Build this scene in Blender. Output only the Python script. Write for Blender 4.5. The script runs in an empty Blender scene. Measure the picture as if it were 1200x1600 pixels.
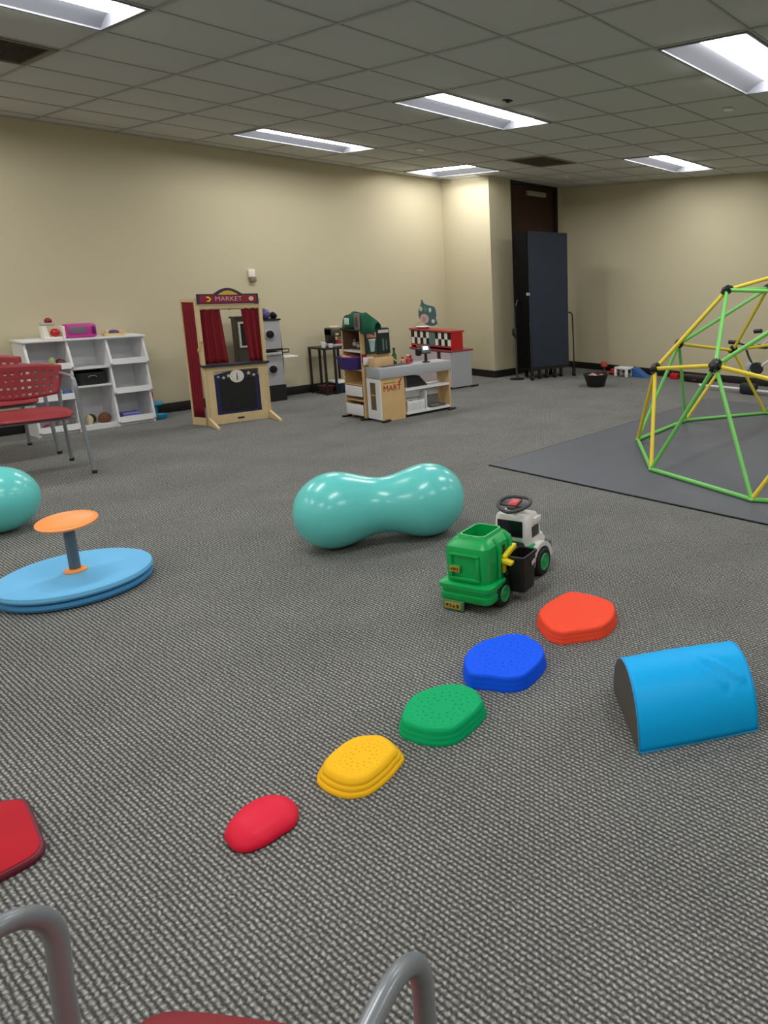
import bpy, bmesh, math, random
from mathutils import Vector, Matrix, Euler
random.seed(7)
PI = math.pi
sc = bpy.context.scene
COL = sc.collection

# ------------------------------------------------------------------ camera
CAM_H = 1.445
cd = bpy.data.cameras.new('camera')
cam = bpy.data.objects.new('camera', cd); COL.objects.link(cam)
yaw, pit, rol = 0.569953, -0.180828, 0.007409
fw = Vector((math.cos(pit)*math.cos(yaw), math.cos(pit)*math.sin(yaw), math.sin(pit)))
rt0 = Vector((math.sin(yaw), -math.cos(yaw), 0)); up0 = rt0.cross(fw)
rt = rt0*math.cos(rol) + up0*math.sin(rol); up = up0*math.cos(rol) - rt0*math.sin(rol)
cam.matrix_world = Matrix(((rt.x, up.x, -fw.x, 0), (rt.y, up.y, -fw.y, 0), (rt.z, up.z, -fw.z, CAM_H), (0, 0, 0, 1)))
cd.sensor_fit = 'VERTICAL'; cd.sensor_height = 36.0
cd.lens = 1077.365/1600*36.0
cd.shift_x = (600-1025.133)/1600
cd.shift_y = (627.5-800)/1600
cd.clip_start = 0.05; cd.clip_end = 60
sc.camera = cam

# ------------------------------------------------------------------ world, exposure
w = bpy.data.worlds.new('world'); sc.world = w; w.use_nodes = True
w.node_tree.nodes['Background'].inputs[0].default_value = (0.9, 0.92, 1, 1)
w.node_tree.nodes['Background'].inputs[1].default_value = 0.2
sc.view_settings.view_transform = 'Standard'; sc.view_settings.look = 'None'
sc.view_settings.gamma = 1.0; sc.view_settings.use_curve_mapping = False
sc.view_settings.exposure = 0.0
LAMP = 27.0
try:
    sc.cycles.use_denoising = True
    sc.cycles.denoiser = 'OPENIMAGEDENOISE'
    sc.cycles.max_bounces = 10
    sc.cycles.diffuse_bounces = 6
except Exception:
    pass

# ------------------------------------------------------------------ materials
def lin(c):
    return tuple(((v/255)/12.92 if v/255 <= 0.04045 else ((v/255+0.055)/1.055)**2.4) for v in c)
MATS = {}
def mat(name, rgb, rough=0.5, metal=0.0, bump=0.0, bscale=60.0, var=0.0, coat=0.0, spec=0.5, emit=0.0):
    if name in MATS: return MATS[name]
    m = bpy.data.materials.new(name); m.use_nodes = True
    nt = m.node_tree; p = nt.nodes['Principled BSDF']
    c = lin(rgb) + (1,)
    p.inputs['Base Color'].default_value = c
    p.inputs['Roughness'].default_value = rough
    p.inputs['Metallic'].default_value = metal
    p.inputs['Specular IOR Level'].default_value = spec
    if coat: p.inputs['Coat Weight'].default_value = coat; p.inputs['Coat Roughness'].default_value = 0.15
    if emit:
        p.inputs['Emission Color'].default_value = c; p.inputs['Emission Strength'].default_value = emit
    tc = nt.nodes.new('ShaderNodeTexCoord')
    nz = nt.nodes.new('ShaderNodeTexNoise'); nz.inputs['Scale'].default_value = bscale; nz.inputs['Detail'].default_value = 3
    nt.links.new(tc.outputs['Object'], nz.inputs['Vector'])
    if var:
        mx = nt.nodes.new('ShaderNodeMix'); mx.data_type = 'RGBA'; mx.blend_type = 'MIX'
        mx.inputs['A'].default_value = tuple(v*(1-var) for v in c[:3]) + (1,)
        mx.inputs['B'].default_value = tuple(min(1, v*(1+var)) for v in c[:3]) + (1,)
        nt.links.new(nz.outputs['Fac'], mx.inputs['Factor']); nt.links.new(mx.outputs['Result'], p.inputs['Base Color'])
    if bump:
        b = nt.nodes.new('ShaderNodeBump'); b.inputs['Strength'].default_value = bump; b.inputs['Distance'].default_value = 0.002
        nt.links.new(nz.outputs['Fac'], b.inputs['Height']); nt.links.new(b.outputs['Normal'], p.inputs['Normal'])
    MATS[name] = m
    return m

CARPET = ((76, 77, 77), (172, 172, 169))
def carpet_mat():
    m = bpy.data.materials.new('carpet'); m.use_nodes = True; nt = m.node_tree; N = nt.nodes; L = nt.links
    p = N['Principled BSDF']; p.inputs['Roughness'].default_value = 0.95; p.inputs['Specular IOR Level'].default_value = 0.1
    tc = N.new('ShaderNodeTexCoord')
    def mth(op, a, b=None):
        n_ = N.new('ShaderNodeMath'); n_.operation = op
        for k, v in enumerate((a, b)):
            if v is None: continue
            if isinstance(v, (int, float)): n_.inputs[k].default_value = v
            else: L.new(v, n_.inputs[k])
        return n_.outputs[0]
    sep = N.new('ShaderNodeSeparateXYZ'); L.new(tc.outputs['Object'], sep.inputs[0])
    nz = N.new('ShaderNodeTexNoise'); nz.inputs['Scale'].default_value = 60; nz.inputs['Detail'].default_value = 2
    L.new(tc.outputs['Object'], nz.inputs['Vector'])
    sn = N.new('ShaderNodeSeparateColor'); L.new(nz.outputs['Color'], sn.inputs[0])
    xx = mth('ADD', sep.outputs[0], mth('MULTIPLY', mth('SUBTRACT', sn.outputs[0], 0.5), 0.009))
    yy = mth('ADD', sep.outputs[1], mth('MULTIPLY', mth('SUBTRACT', sn.outputs[1], 0.5), 0.022))
    fx = mth('DIVIDE', xx, 0.0125); row = mth('FLOOR', fx)
    ridge = mth('POWER', mth('SINE', mth('MULTIPLY', mth('FRACT', fx), PI)), 2.0)
    v_ = mth('ADD', mth('DIVIDE', yy, 0.018), mth('MULTIPLY', row, 0.37))
    dash = mth('MULTIPLY_ADD', mth('SINE', mth('MULTIPLY', v_, 2*PI)), 0.5); N[-1].inputs[2].default_value = 0.5
    hgt = mth('MULTIPLY', ridge, mth('MULTIPLY_ADD', dash, 0.62)); 
    hgt.node.inputs[1].links[0].from_node.inputs[2].default_value = 0.38
    br = N.new('ShaderNodeValToRGB'); L.new(hgt, br.inputs['Fac'])
    br.color_ramp.elements[0].position = 0.05; br.color_ramp.elements[0].color = lin(CARPET[0]) + (1,)
    br.color_ramp.elements[1].position = 0.95; br.color_ramp.elements[1].color = lin(CARPET[1]) + (1,)
    n2 = N.new('ShaderNodeTexNoise'); n2.inputs['Scale'].default_value = 170; n2.inputs['Detail'].default_value = 3
    L.new(tc.outputs['Object'], n2.inputs['Vector'])
    r2 = N.new('ShaderNodeMapRange'); r2.inputs['From Min'].default_value = 0.3; r2.inputs['From Max'].default_value = 0.7
    r2.inputs['To Min'].default_value = 0.58; r2.inputs['To Max'].default_value = 1.36
    L.new(n2.outputs['Fac'], r2.inputs['Value'])
    n3 = N.new('ShaderNodeTexNoise'); n3.inputs['Scale'].default_value = 2.2; n3.inputs['Detail'].default_value = 4
    L.new(tc.outputs['Object'], n3.inputs['Vector'])
    r3 = N.new('ShaderNodeMapRange'); r3.inputs['From Min'].default_value = 0.3; r3.inputs['From Max'].default_value = 0.7
    r3.inputs['To Min'].default_value = 0.9; r3.inputs['To Max'].default_value = 1.1
    L.new(n3.outputs['Fac'], r3.inputs['Value'])
    mu = N.new('ShaderNodeMath'); mu.operation = 'MULTIPLY'; L.new(r2.outputs[0], mu.inputs[0]); L.new(r3.outputs[0], mu.inputs[1])
    mx = N.new('ShaderNodeMix'); mx.data_type = 'RGBA'; mx.blend_type = 'MULTIPLY'; mx.inputs['Factor'].default_value = 1
    L.new(br.outputs['Color'], mx.inputs['A']); L.new(mu.outputs[0], mx.inputs['B'])
    L.new(mx.outputs['Result'], p.inputs['Base Color'])
    bp = N.new('ShaderNodeBump'); bp.inputs['Strength'].default_value = 0.6; bp.inputs['Distance'].default_value = 0.003; 
    L.new(hgt, bp.inputs['Height']); L.new(bp.outputs['Normal'], p.inputs['Normal'])
    return m

M_wall = mat('wall_paint', (199, 190, 162), 0.85, bump=0.25, bscale=220, var=0.03, spec=0.25)
M_tile = mat('ceiling_tile', (200, 202, 198), 0.95, bump=0.5, bscale=160, var=0.06, spec=0.1)
M_grid = mat('ceiling_grid', (174, 175, 170), 0.8)  # white tees; the grey paints in shade from the tile recess
M_base = mat('baseboard', (24, 23, 22), 0.55)
M_carpet = carpet_mat()
M_white = mat('white_laminate', (226, 227, 230), 0.45)
M_offwhite = mat('offwhite_plastic', (236, 232, 222), 0.4)
M_wood = mat('birch_wood', (214, 190, 146), 0.5, var=0.10, bscale=14)
M_wood2 = mat('pine_wood', (208, 174, 124), 0.5, var=0.12, bscale=12)
M_black = mat('black_plastic', (20, 20, 22), 0.45)
M_blackm = mat('black_metal', (24, 23, 23), 0.4)
M_dark = mat('dark_brown_wood', (58, 28, 20), 0.4, var=0.25, bscale=6)
M_steel = mat('grey_tube', (140, 145, 152), 0.28, metal=0.25)
M_redp = mat('red_chair_plastic', (150, 40, 50), 0.45)
M_curt = mat('red_curtain', (126, 6, 28), 0.8, var=0.1, bscale=30)
M_navy = mat('navy_board', (24, 26, 78), 0.5)
M_chalk = mat('chalkboard', (12, 14, 18), 0.7)
M_grey = mat('grey_laminate', (168, 171, 178), 0.45)
M_silver = mat('silver_panel', (165, 166, 170), 0.4)
M_red = mat('bright_red', (190, 22, 30), 0.4)
M_green = mat('truck_green', (0, 168, 82), 0.35)
M_dkgreen = mat('dark_green', (10, 48, 40), 0.6)
M_apron = mat('green_cloth', (14, 92, 66), 0.85, var=0.12, bscale=25)
M_teal = mat('teal_rubber', (106, 216, 214), 0.25, coat=0.25)
M_orange = mat('orange_plastic', (255, 160, 84), 0.4)
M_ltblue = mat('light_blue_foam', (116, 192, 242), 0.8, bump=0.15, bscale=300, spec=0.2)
M_purple = mat('purple_cloth', (58, 38, 110), 0.7)
M_brown = mat('cardboard_brown', (112, 84, 66), 0.8)
M_cream = mat('cream_paint', (232, 220, 190), 0.5)
M_yellow = mat('yellow_plastic', (236, 216, 40), 0.4)
M_gold = mat('gold_label', (190, 158, 60), 0.5)
M_glass = mat('dark_glass', (22, 24, 30), 0.12)
M_rubber = mat('tyre_black', (22, 22, 23), 0.7)
M_mag = mat('magenta_plastic', (196, 54, 150), 0.35)

# ------------------------------------------------------------------ mesh builder
class MB:
    def __init__(self, M=None):
        self.bm = bmesh.new(); self.M = M or Matrix.Identity(4)
    def _tf(self, vs, M=None):
        for v in vs: v.co = self.M @ ((M @ v.co) if M else v.co)
    def box(self, c, s, bev=0.0, rot=(0, 0, 0), seg=2):
        r = bmesh.ops.create_cube(self.bm, size=1.0)['verts']
        M = Matrix.Translation(c) @ Euler(rot).to_matrix().to_4x4() @ Matrix.Diagonal((s[0], s[1], s[2], 1))
        for v in r: v.co = M @ v.co
        if bev:
            es = list({e for v in r for e in v.link_edges})
            o = bmesh.ops.bevel(self.bm, geom=es, offset=min(bev, 0.49*min(s)), segments=seg, affect='EDGES', profile=0.5)
            r = list({v for f in o['faces'] for v in f.verts} | {v for v in r if v.is_valid})
        for v in r: v.co = self.M @ v.co
        return self
    def bx(self, x0, x1, y0, y1, z0, z1, bev=0.0):
        return self.box(((x0+x1)/2, (y0+y1)/2, (z0+z1)/2), (abs(x1-x0), abs(y1-y0), abs(z1-z0)), bev)
    def rings(self, rings, cap0=True, cap1=True, closed=True):
        vs = [[self.bm.verts.new(self.M @ Vector(p)) for p in r] for r in rings]
        n = len(rings[0])
        for a, b in zip(vs[:-1], vs[1:]):
            for i in range(n if closed else n-1):
                j = (i+1) % n
                self.bm.faces.new((a[i], a[j], b[j], b[i]))
        if closed and cap0: self.bm.faces.new(list(reversed(vs[0])))
        if closed and cap1: self.bm.faces.new(vs[-1])
        return self
    def lathe(self, prof, c=(0, 0, 0), seg=24, rot=None, cap0=True, cap1=True):
        R = rot.to_matrix().to_4x4() if rot else Matrix.Identity(4)
        T = Matrix.Translation(c) @ R
        rs = [[T @ Vector((r*math.cos(2*PI*i/seg), r*math.sin(2*PI*i/seg), z)) for i in range(seg)] for r, z in prof]
        return self.rings(rs, cap0, cap1)
    def cyl(self, p0, p1, r0, r1=None, seg=16):
        p0 = Vector(p0); p1 = Vector(p1); d = p1-p0
        q = d.to_track_quat('Z', 'Y')
        r1 = r0 if r1 is None else r1
        rs = []
        for p, r in ((p0, r0), (p1, r1)):
            rs.append([p + q @ Vector((r*math.cos(2*PI*i/seg), r*math.sin(2*PI*i/seg), 0)) for i in range(seg)])
        return self.rings(rs)
    def tube(self, pts, r, seg=12):
        pts = [Vector(p) for p in pts]; n = len(pts); rs = []
        q = None
        for i, p in enumerate(pts):
            t = (pts[min(i+1, n-1)] - pts[max(i-1, 0)]).normalized()
            if q is None: q = t.to_track_quat('Z', 'Y')
            else: q = (q @ Vector((0, 0, 1))).rotation_difference(t) @ q
            rs.append([p + q @ Vector((r*math.cos(2*PI*k/seg), r*math.sin(2*PI*k/seg), 0)) for k in range(seg)])
        return self.rings(rs)
    def prism(self, out, z0, z1, T=None):
        T = T or Matrix.Identity(4)
        return self.rings([[T @ Vector((x, y, z0)) for x, y in out], [T @ Vector((x, y, z1)) for x, y in out]])
    def ball(self, c, r, seg=20, sc_=(1, 1, 1), rot=(0, 0, 0)):
        v = bmesh.ops.create_uvsphere(self.bm, u_segments=seg, v_segments=max(6, seg//2), radius=r)['verts']
        M = Matrix.Translation(c) @ Euler(rot).to_matrix().to_4x4() @ Matrix.Diagonal((sc_[0], sc_[1], sc_[2], 1))
        for x in v: x.co = self.M @ (M @ x.co)
        return self
    def build(self, name, m, parent=None, smooth=35.0):
        bmesh.ops.recalc_face_normals(self.bm, faces=self.bm.faces)
        me = bpy.data.meshes.new(name); self.bm.to_mesh(me); self.bm.free()
        me.materials.append(m)
        if smooth:
            me.polygons.foreach_set('use_smooth', [True]*len(me.polygons))
            me.set_sharp_from_angle(angle=math.radians(smooth))
        o = bpy.data.objects.new(name, me); COL.objects.link(o)
        if parent: o.parent = parent
        return o

def tag(o, label, cat, group=None):
    o['label'] = label; o['category'] = cat
    if group: o['group'] = group
    return o
def thing(name, label, cat, loc=(0, 0, 0), rz=0.0, group=None):
    o = bpy.data.objects.new(name, None); o.empty_display_size = 0.1; COL.objects.link(o)
    o.location = loc; o.rotation_euler = (0, 0, rz)
    return tag(o, label, cat, group)
def place(o, loc, rz=0.0):
    o.location = loc; o.rotation_euler = (0, 0, rz); return o
def each(boxes, name, m, parent, bev=0.0):
    return [MB().bx(*b, bev).build(name, m, parent, smooth=35 if bev else 0) for b in boxes]
def kids(o): return [c for c in bpy.data.objects if c.parent == o]
def copy_tree(o, parent=None):
    c = o.copy(); COL.objects.link(c)
    if parent: c.parent = parent
    for ch in kids(o): copy_tree(ch, c)
    return c
def struct(o): o['kind'] = 'structure'; return o
def catmull(pts, n=4, closed=True):
    out = []; m = len(pts)
    for i in range(m):
        p0, p1, p2, p3 = (Vector(pts[(i+k-1) % m]) for k in range(4))
        for j in range(n):
            t = j/n
            out.append(0.5*((2*p1)+(-p0+p2)*t+(2*p0-5*p1+4*p2-p3)*t*t+(-p0+3*p1-3*p2+p3)*t**3))
    return out
def rrect(hx, hy, r, n=5):
    o = []
    for cx_, cy_, a0 in ((hx-r, hy-r, 0), (-hx+r, hy-r, PI/2), (-hx+r, -hy+r, PI), (hx-r, -hy+r, 1.5*PI)):
        for i in range(n+1):
            a = a0 + PI/2*i/n; o.append((cx_+r*math.cos(a), cy_+r*math.sin(a)))
    return o
def text_mesh(name, s, size, m, parent, M, depth=0.002, squeeze=1.0):
    cu = bpy.data.curves.new(name, 'FONT'); cu.body = s; cu.size = size; cu.extrude = depth; cu.align_x = 'CENTER'; cu.align_y = 'CENTER'
    t = bpy.data.objects.new(name, cu); COL.objects.link(t)
    me = bpy.data.meshes.new_from_object(t.evaluated_get(bpy.context.evaluated_depsgraph_get()))
    bpy.data.objects.remove(t)
    me.transform(M @ Matrix.Diagonal((squeeze, 1, 1, 1))); me.materials.clear(); me.materials.append(m)
    o = bpy.data.objects.new(name, me); COL.objects.link(o)
    if parent: o.parent = parent
    return o
FRONT = Matrix.Rotation(PI/2, 4, 'X')            # a print in the XY plane stood up to face local -Y

# ================================================================== THE ROOM
X0, X1, Y0, Y1, ZC = -2.6, 8.45, -2.3, 8.1, 2.75
JX, JY = 6.92, 7.15
struct(MB().bx(X0-0.1, X1+0.1, Y0-0.1, Y1+0.1, -0.1, 0).build('floor', M_carpet, smooth=0))
struct(MB().bx(X0-0.1, JX, Y1, Y1+0.12, 0, ZC+0.15).build('wall_left', M_wall, smooth=0))
struct(MB().bx(JX, JX+0.12, JY+0.12, Y1+0.12, 0, ZC+0.15).bx(JX, 7.335, JY, JY+0.12, 0, ZC+0.15).build('wall_corner', M_wall, smooth=0))
struct(MB().bx(8.325, X1, JY, JY+0.12, 0, ZC+0.15).build('wall_end', M_wall, smooth=0))
struct(MB().bx(X1, X1+0.12, Y0-0.1, JY+0.12, 0, ZC+0.15).build('wall_right', M_wall, smooth=0))
struct(MB().bx(X0-0.1, X1+0.12, Y0-0.12, Y0, 0, ZC+0.15).build('wall_near', M_wall, smooth=0))
struct(MB().bx(X0-0.12, X0, Y0-0.1, Y1+0.1, 0, ZC+0.15).build('wall_back', M_wall, smooth=0))
BH = 0.10
struct(MB().bx(X0, JX-0.012, Y1-0.012, Y1, 0, BH, 0.004).build('baseboard_left', M_base))
struct(MB().bx(JX-0.012, JX, JY-0.012, Y1, 0, BH).bx(JX, 7.335, JY-0.012, JY, 0, BH).build('baseboard_corner', M_base))
struct(MB().bx(X1-0.012, X1, Y0, JY, 0, BH, 0.004).build('baseboard_right', M_base))

# door in the corner recess
door = struct(MB().bx(7.375, 8.285, JY+0.03, JY+0.075, 0.01, 2.705).build('door_1', M_dark, smooth=0))
MB().bx(7.335, 7.375, JY-0.01, JY+0.1, 0, ZC).bx(8.285, 8.325, JY-0.01, JY+0.1, 0, ZC).bx(7.375, 8.285, JY-0.01, JY+0.1, 2.705, ZC).build('door_frame', M_black, door)
MB().bx(7.67, 8.05, JY-0.03, JY+0.03, 2.57, 2.64, 0.008).build('door_closer', mat('closer_grey', (150, 146, 132), 0.5), door)
MB().cyl((7.50, JY+0.03, 1.0), (7.50, JY-0.02, 1.0), 0.03).cyl((7.50, JY-0.02, 1.0), (7.62, JY-0.02, 1.0), 0.011).build('door_handle', mat('satin_chrome', (160, 160, 160), 0.3, metal=0.9), door)
ps = thing('paper_strip', 'narrow strip of pinkish paper squares on left edge of dark door', 'poster', (7.42, JY+0.028, 1.30))
for k in range(4):
    MB().bx(-0.035, 0.035, -0.003, 0.0, k*0.135, k*0.135+0.125).build('paper_square', mat('pink_paper%d' % (k % 2), ((146, 108, 104), (128, 80, 80))[k % 2], 0.8), ps, smooth=0)

# ceiling: plenum slab, tee grid and tiles laid in it
ceil = struct(MB().bx(X0-0.1, X1+0.12, Y0-0.1, Y1+0.12, ZC+0.12, ZC+0.2).build('ceiling', M_tile, smooth=0))
GX, GY, G = 2.4223, 2.9763, 0.61
gxs = [GX + G*i for i in range(-9, 11) if X0 < GX+G*i < X1]
gys = [GY + G*i for i in range(-9, 10) if Y0 < GY+G*i < Y1]
LIGHTS = []          # centre x, y, along x?
for lx in (-1.85, 1.2, 4.25, 7.3):
    for ly in (-0.38, 2.06, 4.5, 6.94):
        if lx > 7 and ly > 6: continue
        ix = round((lx-GX)/G); 
        LIGHTS.append((GX+G*round((lx-GX)/G), GY+G*(math.floor((ly-GY)/G)+0.5), True))
LIGHTS.append((GX+G*6.5, GY+G*7, False))
VENTS = [(GX+G*-1.5, GY+G*4.5), (GX+G*6.5, GY+G*4.5)]
def blocked(cx_, cy_):
    for lx, ly, al in LIGHTS:
        hx, hy = (G, G/2) if al else (G/2, G)
        if abs(cx_-lx) < hx and abs(cy_-ly) < hy: return True
    return any(abs(cx_-vx) < G/2 and abs(cy_-vy) < G/2 for vx, vy in VENTS)
def in_view(p):
    d = Vector(p)-Vector((0, 0, CAM_H)); z = d.dot(fw)
    if z < 0.3: return False
    u = 1025.133+1077.365*d.dot(rt)/z; v = 627.5-1077.365*d.dot(up)/z
    return -130 < u < 1330 and -150 < v < 1700
ex = [X0]+gxs+[X1]; ey = [Y0]+gys+[Y1]
rest = MB(); tile_me = None
for a, b in zip(ex[:-1], ex[1:]):
    for c, d in zip(ey[:-1], ey[1:]):
        mx_, my_ = (a+b)/2, (c+d)/2
        if blocked(mx_, my_) or (mx_ > JX and my_ > JY): continue
        if b-a < 0.05 or d-c < 0.05: continue
        x0, x1, y0, y1 = a+0.007, b-0.007, c+0.007, d-0.007
        full = abs(b-a-G) < 0.01 and abs(d-c-G) < 0.01
        if in_view((mx_, my_, ZC)):
            if full:
                if tile_me is None:
                    t = MB().bx(-(G/2-0.007), G/2-0.007, -(G/2-0.007), G/2-0.007, 0, 0.018, 0.004).build('ceiling_tile', M_tile, ceil); tile_me = t.data
                else:
                    t = bpy.data.objects.new('ceiling_tile', tile_me); COL.objects.link(t); t.parent = ceil
                t.location = (mx_, my_, ZC+0.004+random.uniform(0, 0.002))
                t.rotation_euler = (random.uniform(-0.002, 0.002), random.uniform(-0.002, 0.002), random.choice((0, PI/2, PI)))
            else:
                MB().bx(x0, x1, y0, y1, ZC+0.004, ZC+0.022, 0.004).build('ceiling_tile', M_tile, ceil)
        else:
            rest.bx(x0, x1, y0, y1, ZC+0.004, ZC+0.022)
r = rest.build('ceiling_tile_field', M_tile, ceil, smooth=0); r['kind'] = 'stuff'
def seg_free(x0, x1, y, alongx=True):
    xs = []
    for lx, ly, al in LIGHTS:
        hx, hy = (G, G/2) if al else (G/2, G)
        cxx, cyy, hxx, hyy = (lx, ly, hx, hy) if alongx else (ly, lx, hy, hx)
        if abs(y-cyy) < hyy-0.02: xs.append((cxx-hxx+0.012, cxx+hxx-0.012))
    xs.sort(); out = []; s = x0
    for a, b in xs:
        if a > s: out.append((s, min(a, x1)))
        s = max(s, b)
    if s < x1: out.append((s, x1))
    return out
gr = MB(); TB = 0.007
for gx_ in gxs:
    for a, b in seg_free(Y0, JY if gx_ > JX else Y1, gx_, False): gr.bx(gx_-TB, gx_+TB, a, b, ZC-0.001, ZC+0.03)
for gy_ in gys:
    for a, b in seg_free(X0, JX if gy_ > JY else X1, gy_, True): gr.bx(a, b, gy_-TB, gy_+TB, ZC-0.0005, ZC+0.0295)
gr.build('tee_grid', M_grid, ceil, smooth=0)
MB().bx(X0, JX, Y1-0.018, Y1-0.001, ZC-0.004, ZC+0.02).bx(X1-0.018, X1-0.001, Y0, JY, ZC-0.004, ZC+0.02).bx(JX-0.018, JX-0.001, JY, Y1, ZC-0.004, ZC+0.02).bx(JX, X1, JY-0.018, JY-0.001, ZC-0.004, ZC+0.02).build('wall_angle', M_grid, ceil, smooth=0)

# recessed troffers: curved white reflectors, colour darkened to grey for their shaded look, either side of a glowing centre basket
M_refl = mat('troffer_reflector', (112, 114, 122), 0.5)
M_lamp = bpy.data.materials.new('lamp_diffuser'); M_lamp.use_nodes = True
_p = M_lamp.node_tree.nodes['Principled BSDF']; _p.inputs['Base Color'].default_value = (0.9, 0.9, 0.9, 1)
_p.inputs['Emission Color'].default_value = (1.0, 0.99, 0.965, 1); _p.inputs['Emission Strength'].default_value = LAMP
names = {(2.06, 4.25): 'large recessed fluorescent ceiling light at the upper right of the room',
         (4.5, 1.2): 'recessed ceiling light beside the dark vent at the upper left',
         (6.94, 4.25): 'long recessed ceiling light nearest the beige left wall',
         (4.5, 4.25): 'recessed fluorescent ceiling light in the middle of the ceiling',
         (4.5, 7.3): 'recessed ceiling light nearest the beige right wall'}
troffer = None
for lx, ly, al in LIGHTS:
    where = ('in the row nearest the left wall', 'in the row above the toys', 'in the row right of the viewer', 'in the row farthest right')[min(3, int(round((6.94-ly)/2.44)))]
    if not al: lab = 'recessed ceiling light turned crosswise beside the wall corner column'
    else:
        lab = 'recessed ceiling light out of frame ' + where + (', far end' if lx > 6 else ', third column' if lx > 3 else ', beside the viewer' if lx > 0 else ', behind the viewer')
        for (ky, kx), v in names.items():
            if abs(kx-lx) < 0.4 and abs(ky-ly) < 0.4: lab = v
    g = 'recessed ceiling lights'
    if troffer is None:
        t = troffer = thing('ceiling_light', lab, 'ceiling light', (0, 0, ZC), 0, g)
        H, W, D = G-0.014, G/2-0.014, 0.075
        f = MB()
        f.bx(-H, H, -W, -W+0.016, -0.005, 0.012).bx(-H, H, W-0.016, W, -0.005, 0.012).bx(-H, -H+0.016, -W+0.016, W-0.016, -0.005, 0.012).bx(H-0.016, H, -W+0.016, W-0.016, -0.005, 0.012)
        f.build('frame', M_refl, t, smooth=0)
        for s in (-1, 1):
            rf = MB(); prof = []
            for i in range(9):
                a = i/8*PI/2
                prof.append((s*(W-0.016-(W-0.016-0.12)*math.sin(a)), 0.008+D*(1-math.cos(a)) if False else 0.004+D*math.sin(a)**0.8))
            rf.rings([[(-H+0.016, y, z) for y, z in prof], [(H-0.016, y, z) for y, z in prof]], closed=False)
            rf.build('reflector', M_refl, t, smooth=60)
        each(((-H, -H+0.012, -W, W, 0.012, D+0.02), (H-0.012, H, -W, W, 0.012, D+0.02)), 'end_plate', M_refl, t)
        b = MB(); prof = [(0.12*math.cos(PI*i/10), 0.078-0.050*math.sin(PI*i/10)) for i in range(11)]
        b.rings([[(-H+0.016, y, z) for y, z in prof], [(H-0.016, y, z) for y, z in prof]], closed=False)
        b.build('diffuser', M_lamp, t, smooth=60)
    else:
        t = copy_tree(troffer); t['label'] = lab; t['group'] = g
    place(t, (lx, ly, ZC), 0 if al else PI/2)

# return air vents, sprinkler heads, smoke sensor
for (vx, vy), lab in zip(VENTS, ('square brown return air vent at the far left of the ceiling', 'square brown ceiling vent in front of the corner door')):
    t = thing('ceiling_vent', lab, 'vent', (vx, vy, ZC), 0, 'ceiling vents')
    mv = mat('vent_brown', (122, 112, 98), 0.7)
    h = G/2-0.012
    MB().bx(-h, h, -h, -h+0.03, -0.006, 0.012).bx(-h, h, h-0.03, h, -0.006, 0.012).bx(-h, -h+0.03, -h+0.03, h-0.03, -0.006, 0.012).bx(h-0.03, h, -h+0.03, h-0.03, -0.006, 0.012).build('frame', mv, t, smooth=0)
    for k in range(14):
        y = -h+0.045+k*(2*h-0.09)/13
        MB().box((0, y, 0.006), (2*h-0.06, 0.024, 0.003), rot=(0.6, 0, 0)).build('slat', mv, t, smooth=0)
    MB().bx(-h+0.03, h-0.03, -h+0.03, h-0.03, 0.02, 0.03).build('backing', mat('duct_brown', (70, 62, 54), 0.8), t, smooth=0)
for (x, y), lab in zip(((5.2, 2.67), (5.14, 6.31), (7.55, 6.31)), ('white sprinkler cap on the ceiling under the upper right light', 'white sprinkler cap between the two ceiling lights on the left', 'sprinkler cap on the ceiling close to the corner door')):
    t = thing('ceiling_sprinkler', lab, 'sprinkler', (x, y, ZC+0.004), 0, 'ceiling sprinkler caps')
    MB().lathe([(0.045, 0.0), (0.045, -0.004), (0.035, -0.012), (0.0005, -0.014)], seg=20).build('cover', M_offwhite, t)
    MB().lathe([(0.05, 0.0), (0.05, -0.002), (0.044, -0.002)], seg=20, cap1=False).build('ring', M_refl, t)
t = thing('ceiling_sprinkler', 'small black sprinkler head beside the middle ceiling light', 'sprinkler', (4.09, 3.99, ZC+0.004))
MB().lathe([(0.03, 0), (0.03, -0.006), (0.012, -0.008), (0.010, -0.014), (0.016, -0.015), (0.016, -0.017), (0.001, -0.018)], seg=16).build('body', M_black, t)
MB().lathe([(0.04, 0), (0.04, -0.003), (0.03, -0.003)], seg=16, cap1=False).build('escutcheon', M_black, t)

# wall thermostat
t = thing('wall_sensor', 'small off-white wall device above the market stand', 'thermostat', (4.17, Y1, 1.345))
MB().bx(-0.035, 0.035, -0.03, 0, 0.05, 0.135, 0.006).build('housing', M_offwhite, t)
MB().bx(-0.028, 0.038, -0.045, 0, 0.0, 0.055, 0.008).build('sensor_eye', mat('taupe_plastic', (128, 118, 98), 0.5), t)

# ================================================================== STORAGE SHELF by the left wall
def sh(): return MB()
SX0, SX1, SF, SB = 2.045, 2.925, 7.725, 8.06
shelf = thing('storage_shelf', 'white toy storage unit with angled bins and middle cubbies at the left wall', 'shelf', (0, 0, 0))
cw = (SX1-SX0)/3
def side_prof(saw=True):
    p = [(SB, 0.0), (SB, 0.83), (SF+0.06, 0.83)]
    if saw:
        p += [(SF+0.055, 0.80), (SF-0.015, 0.60), (SF+0.03, 0.565), (SF-0.015, 0.325), (SF+0.03, 0.29), (SF-0.015, 0.045), (SF, 0.03)]
    p += [(SF, 0.0)]
    return p
for i in range(4):
    x = SX0+cw*i
    T = Matrix(((0, 0, 1, x-0.009), (1, 0, 0, 0), (0, 1, 0, 0), (0, 0, 0, 1)))
    MB().prism(side_prof(), 0.0, 0.018, T).build('side_panel', M_white, shelf, smooth=0)
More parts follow.
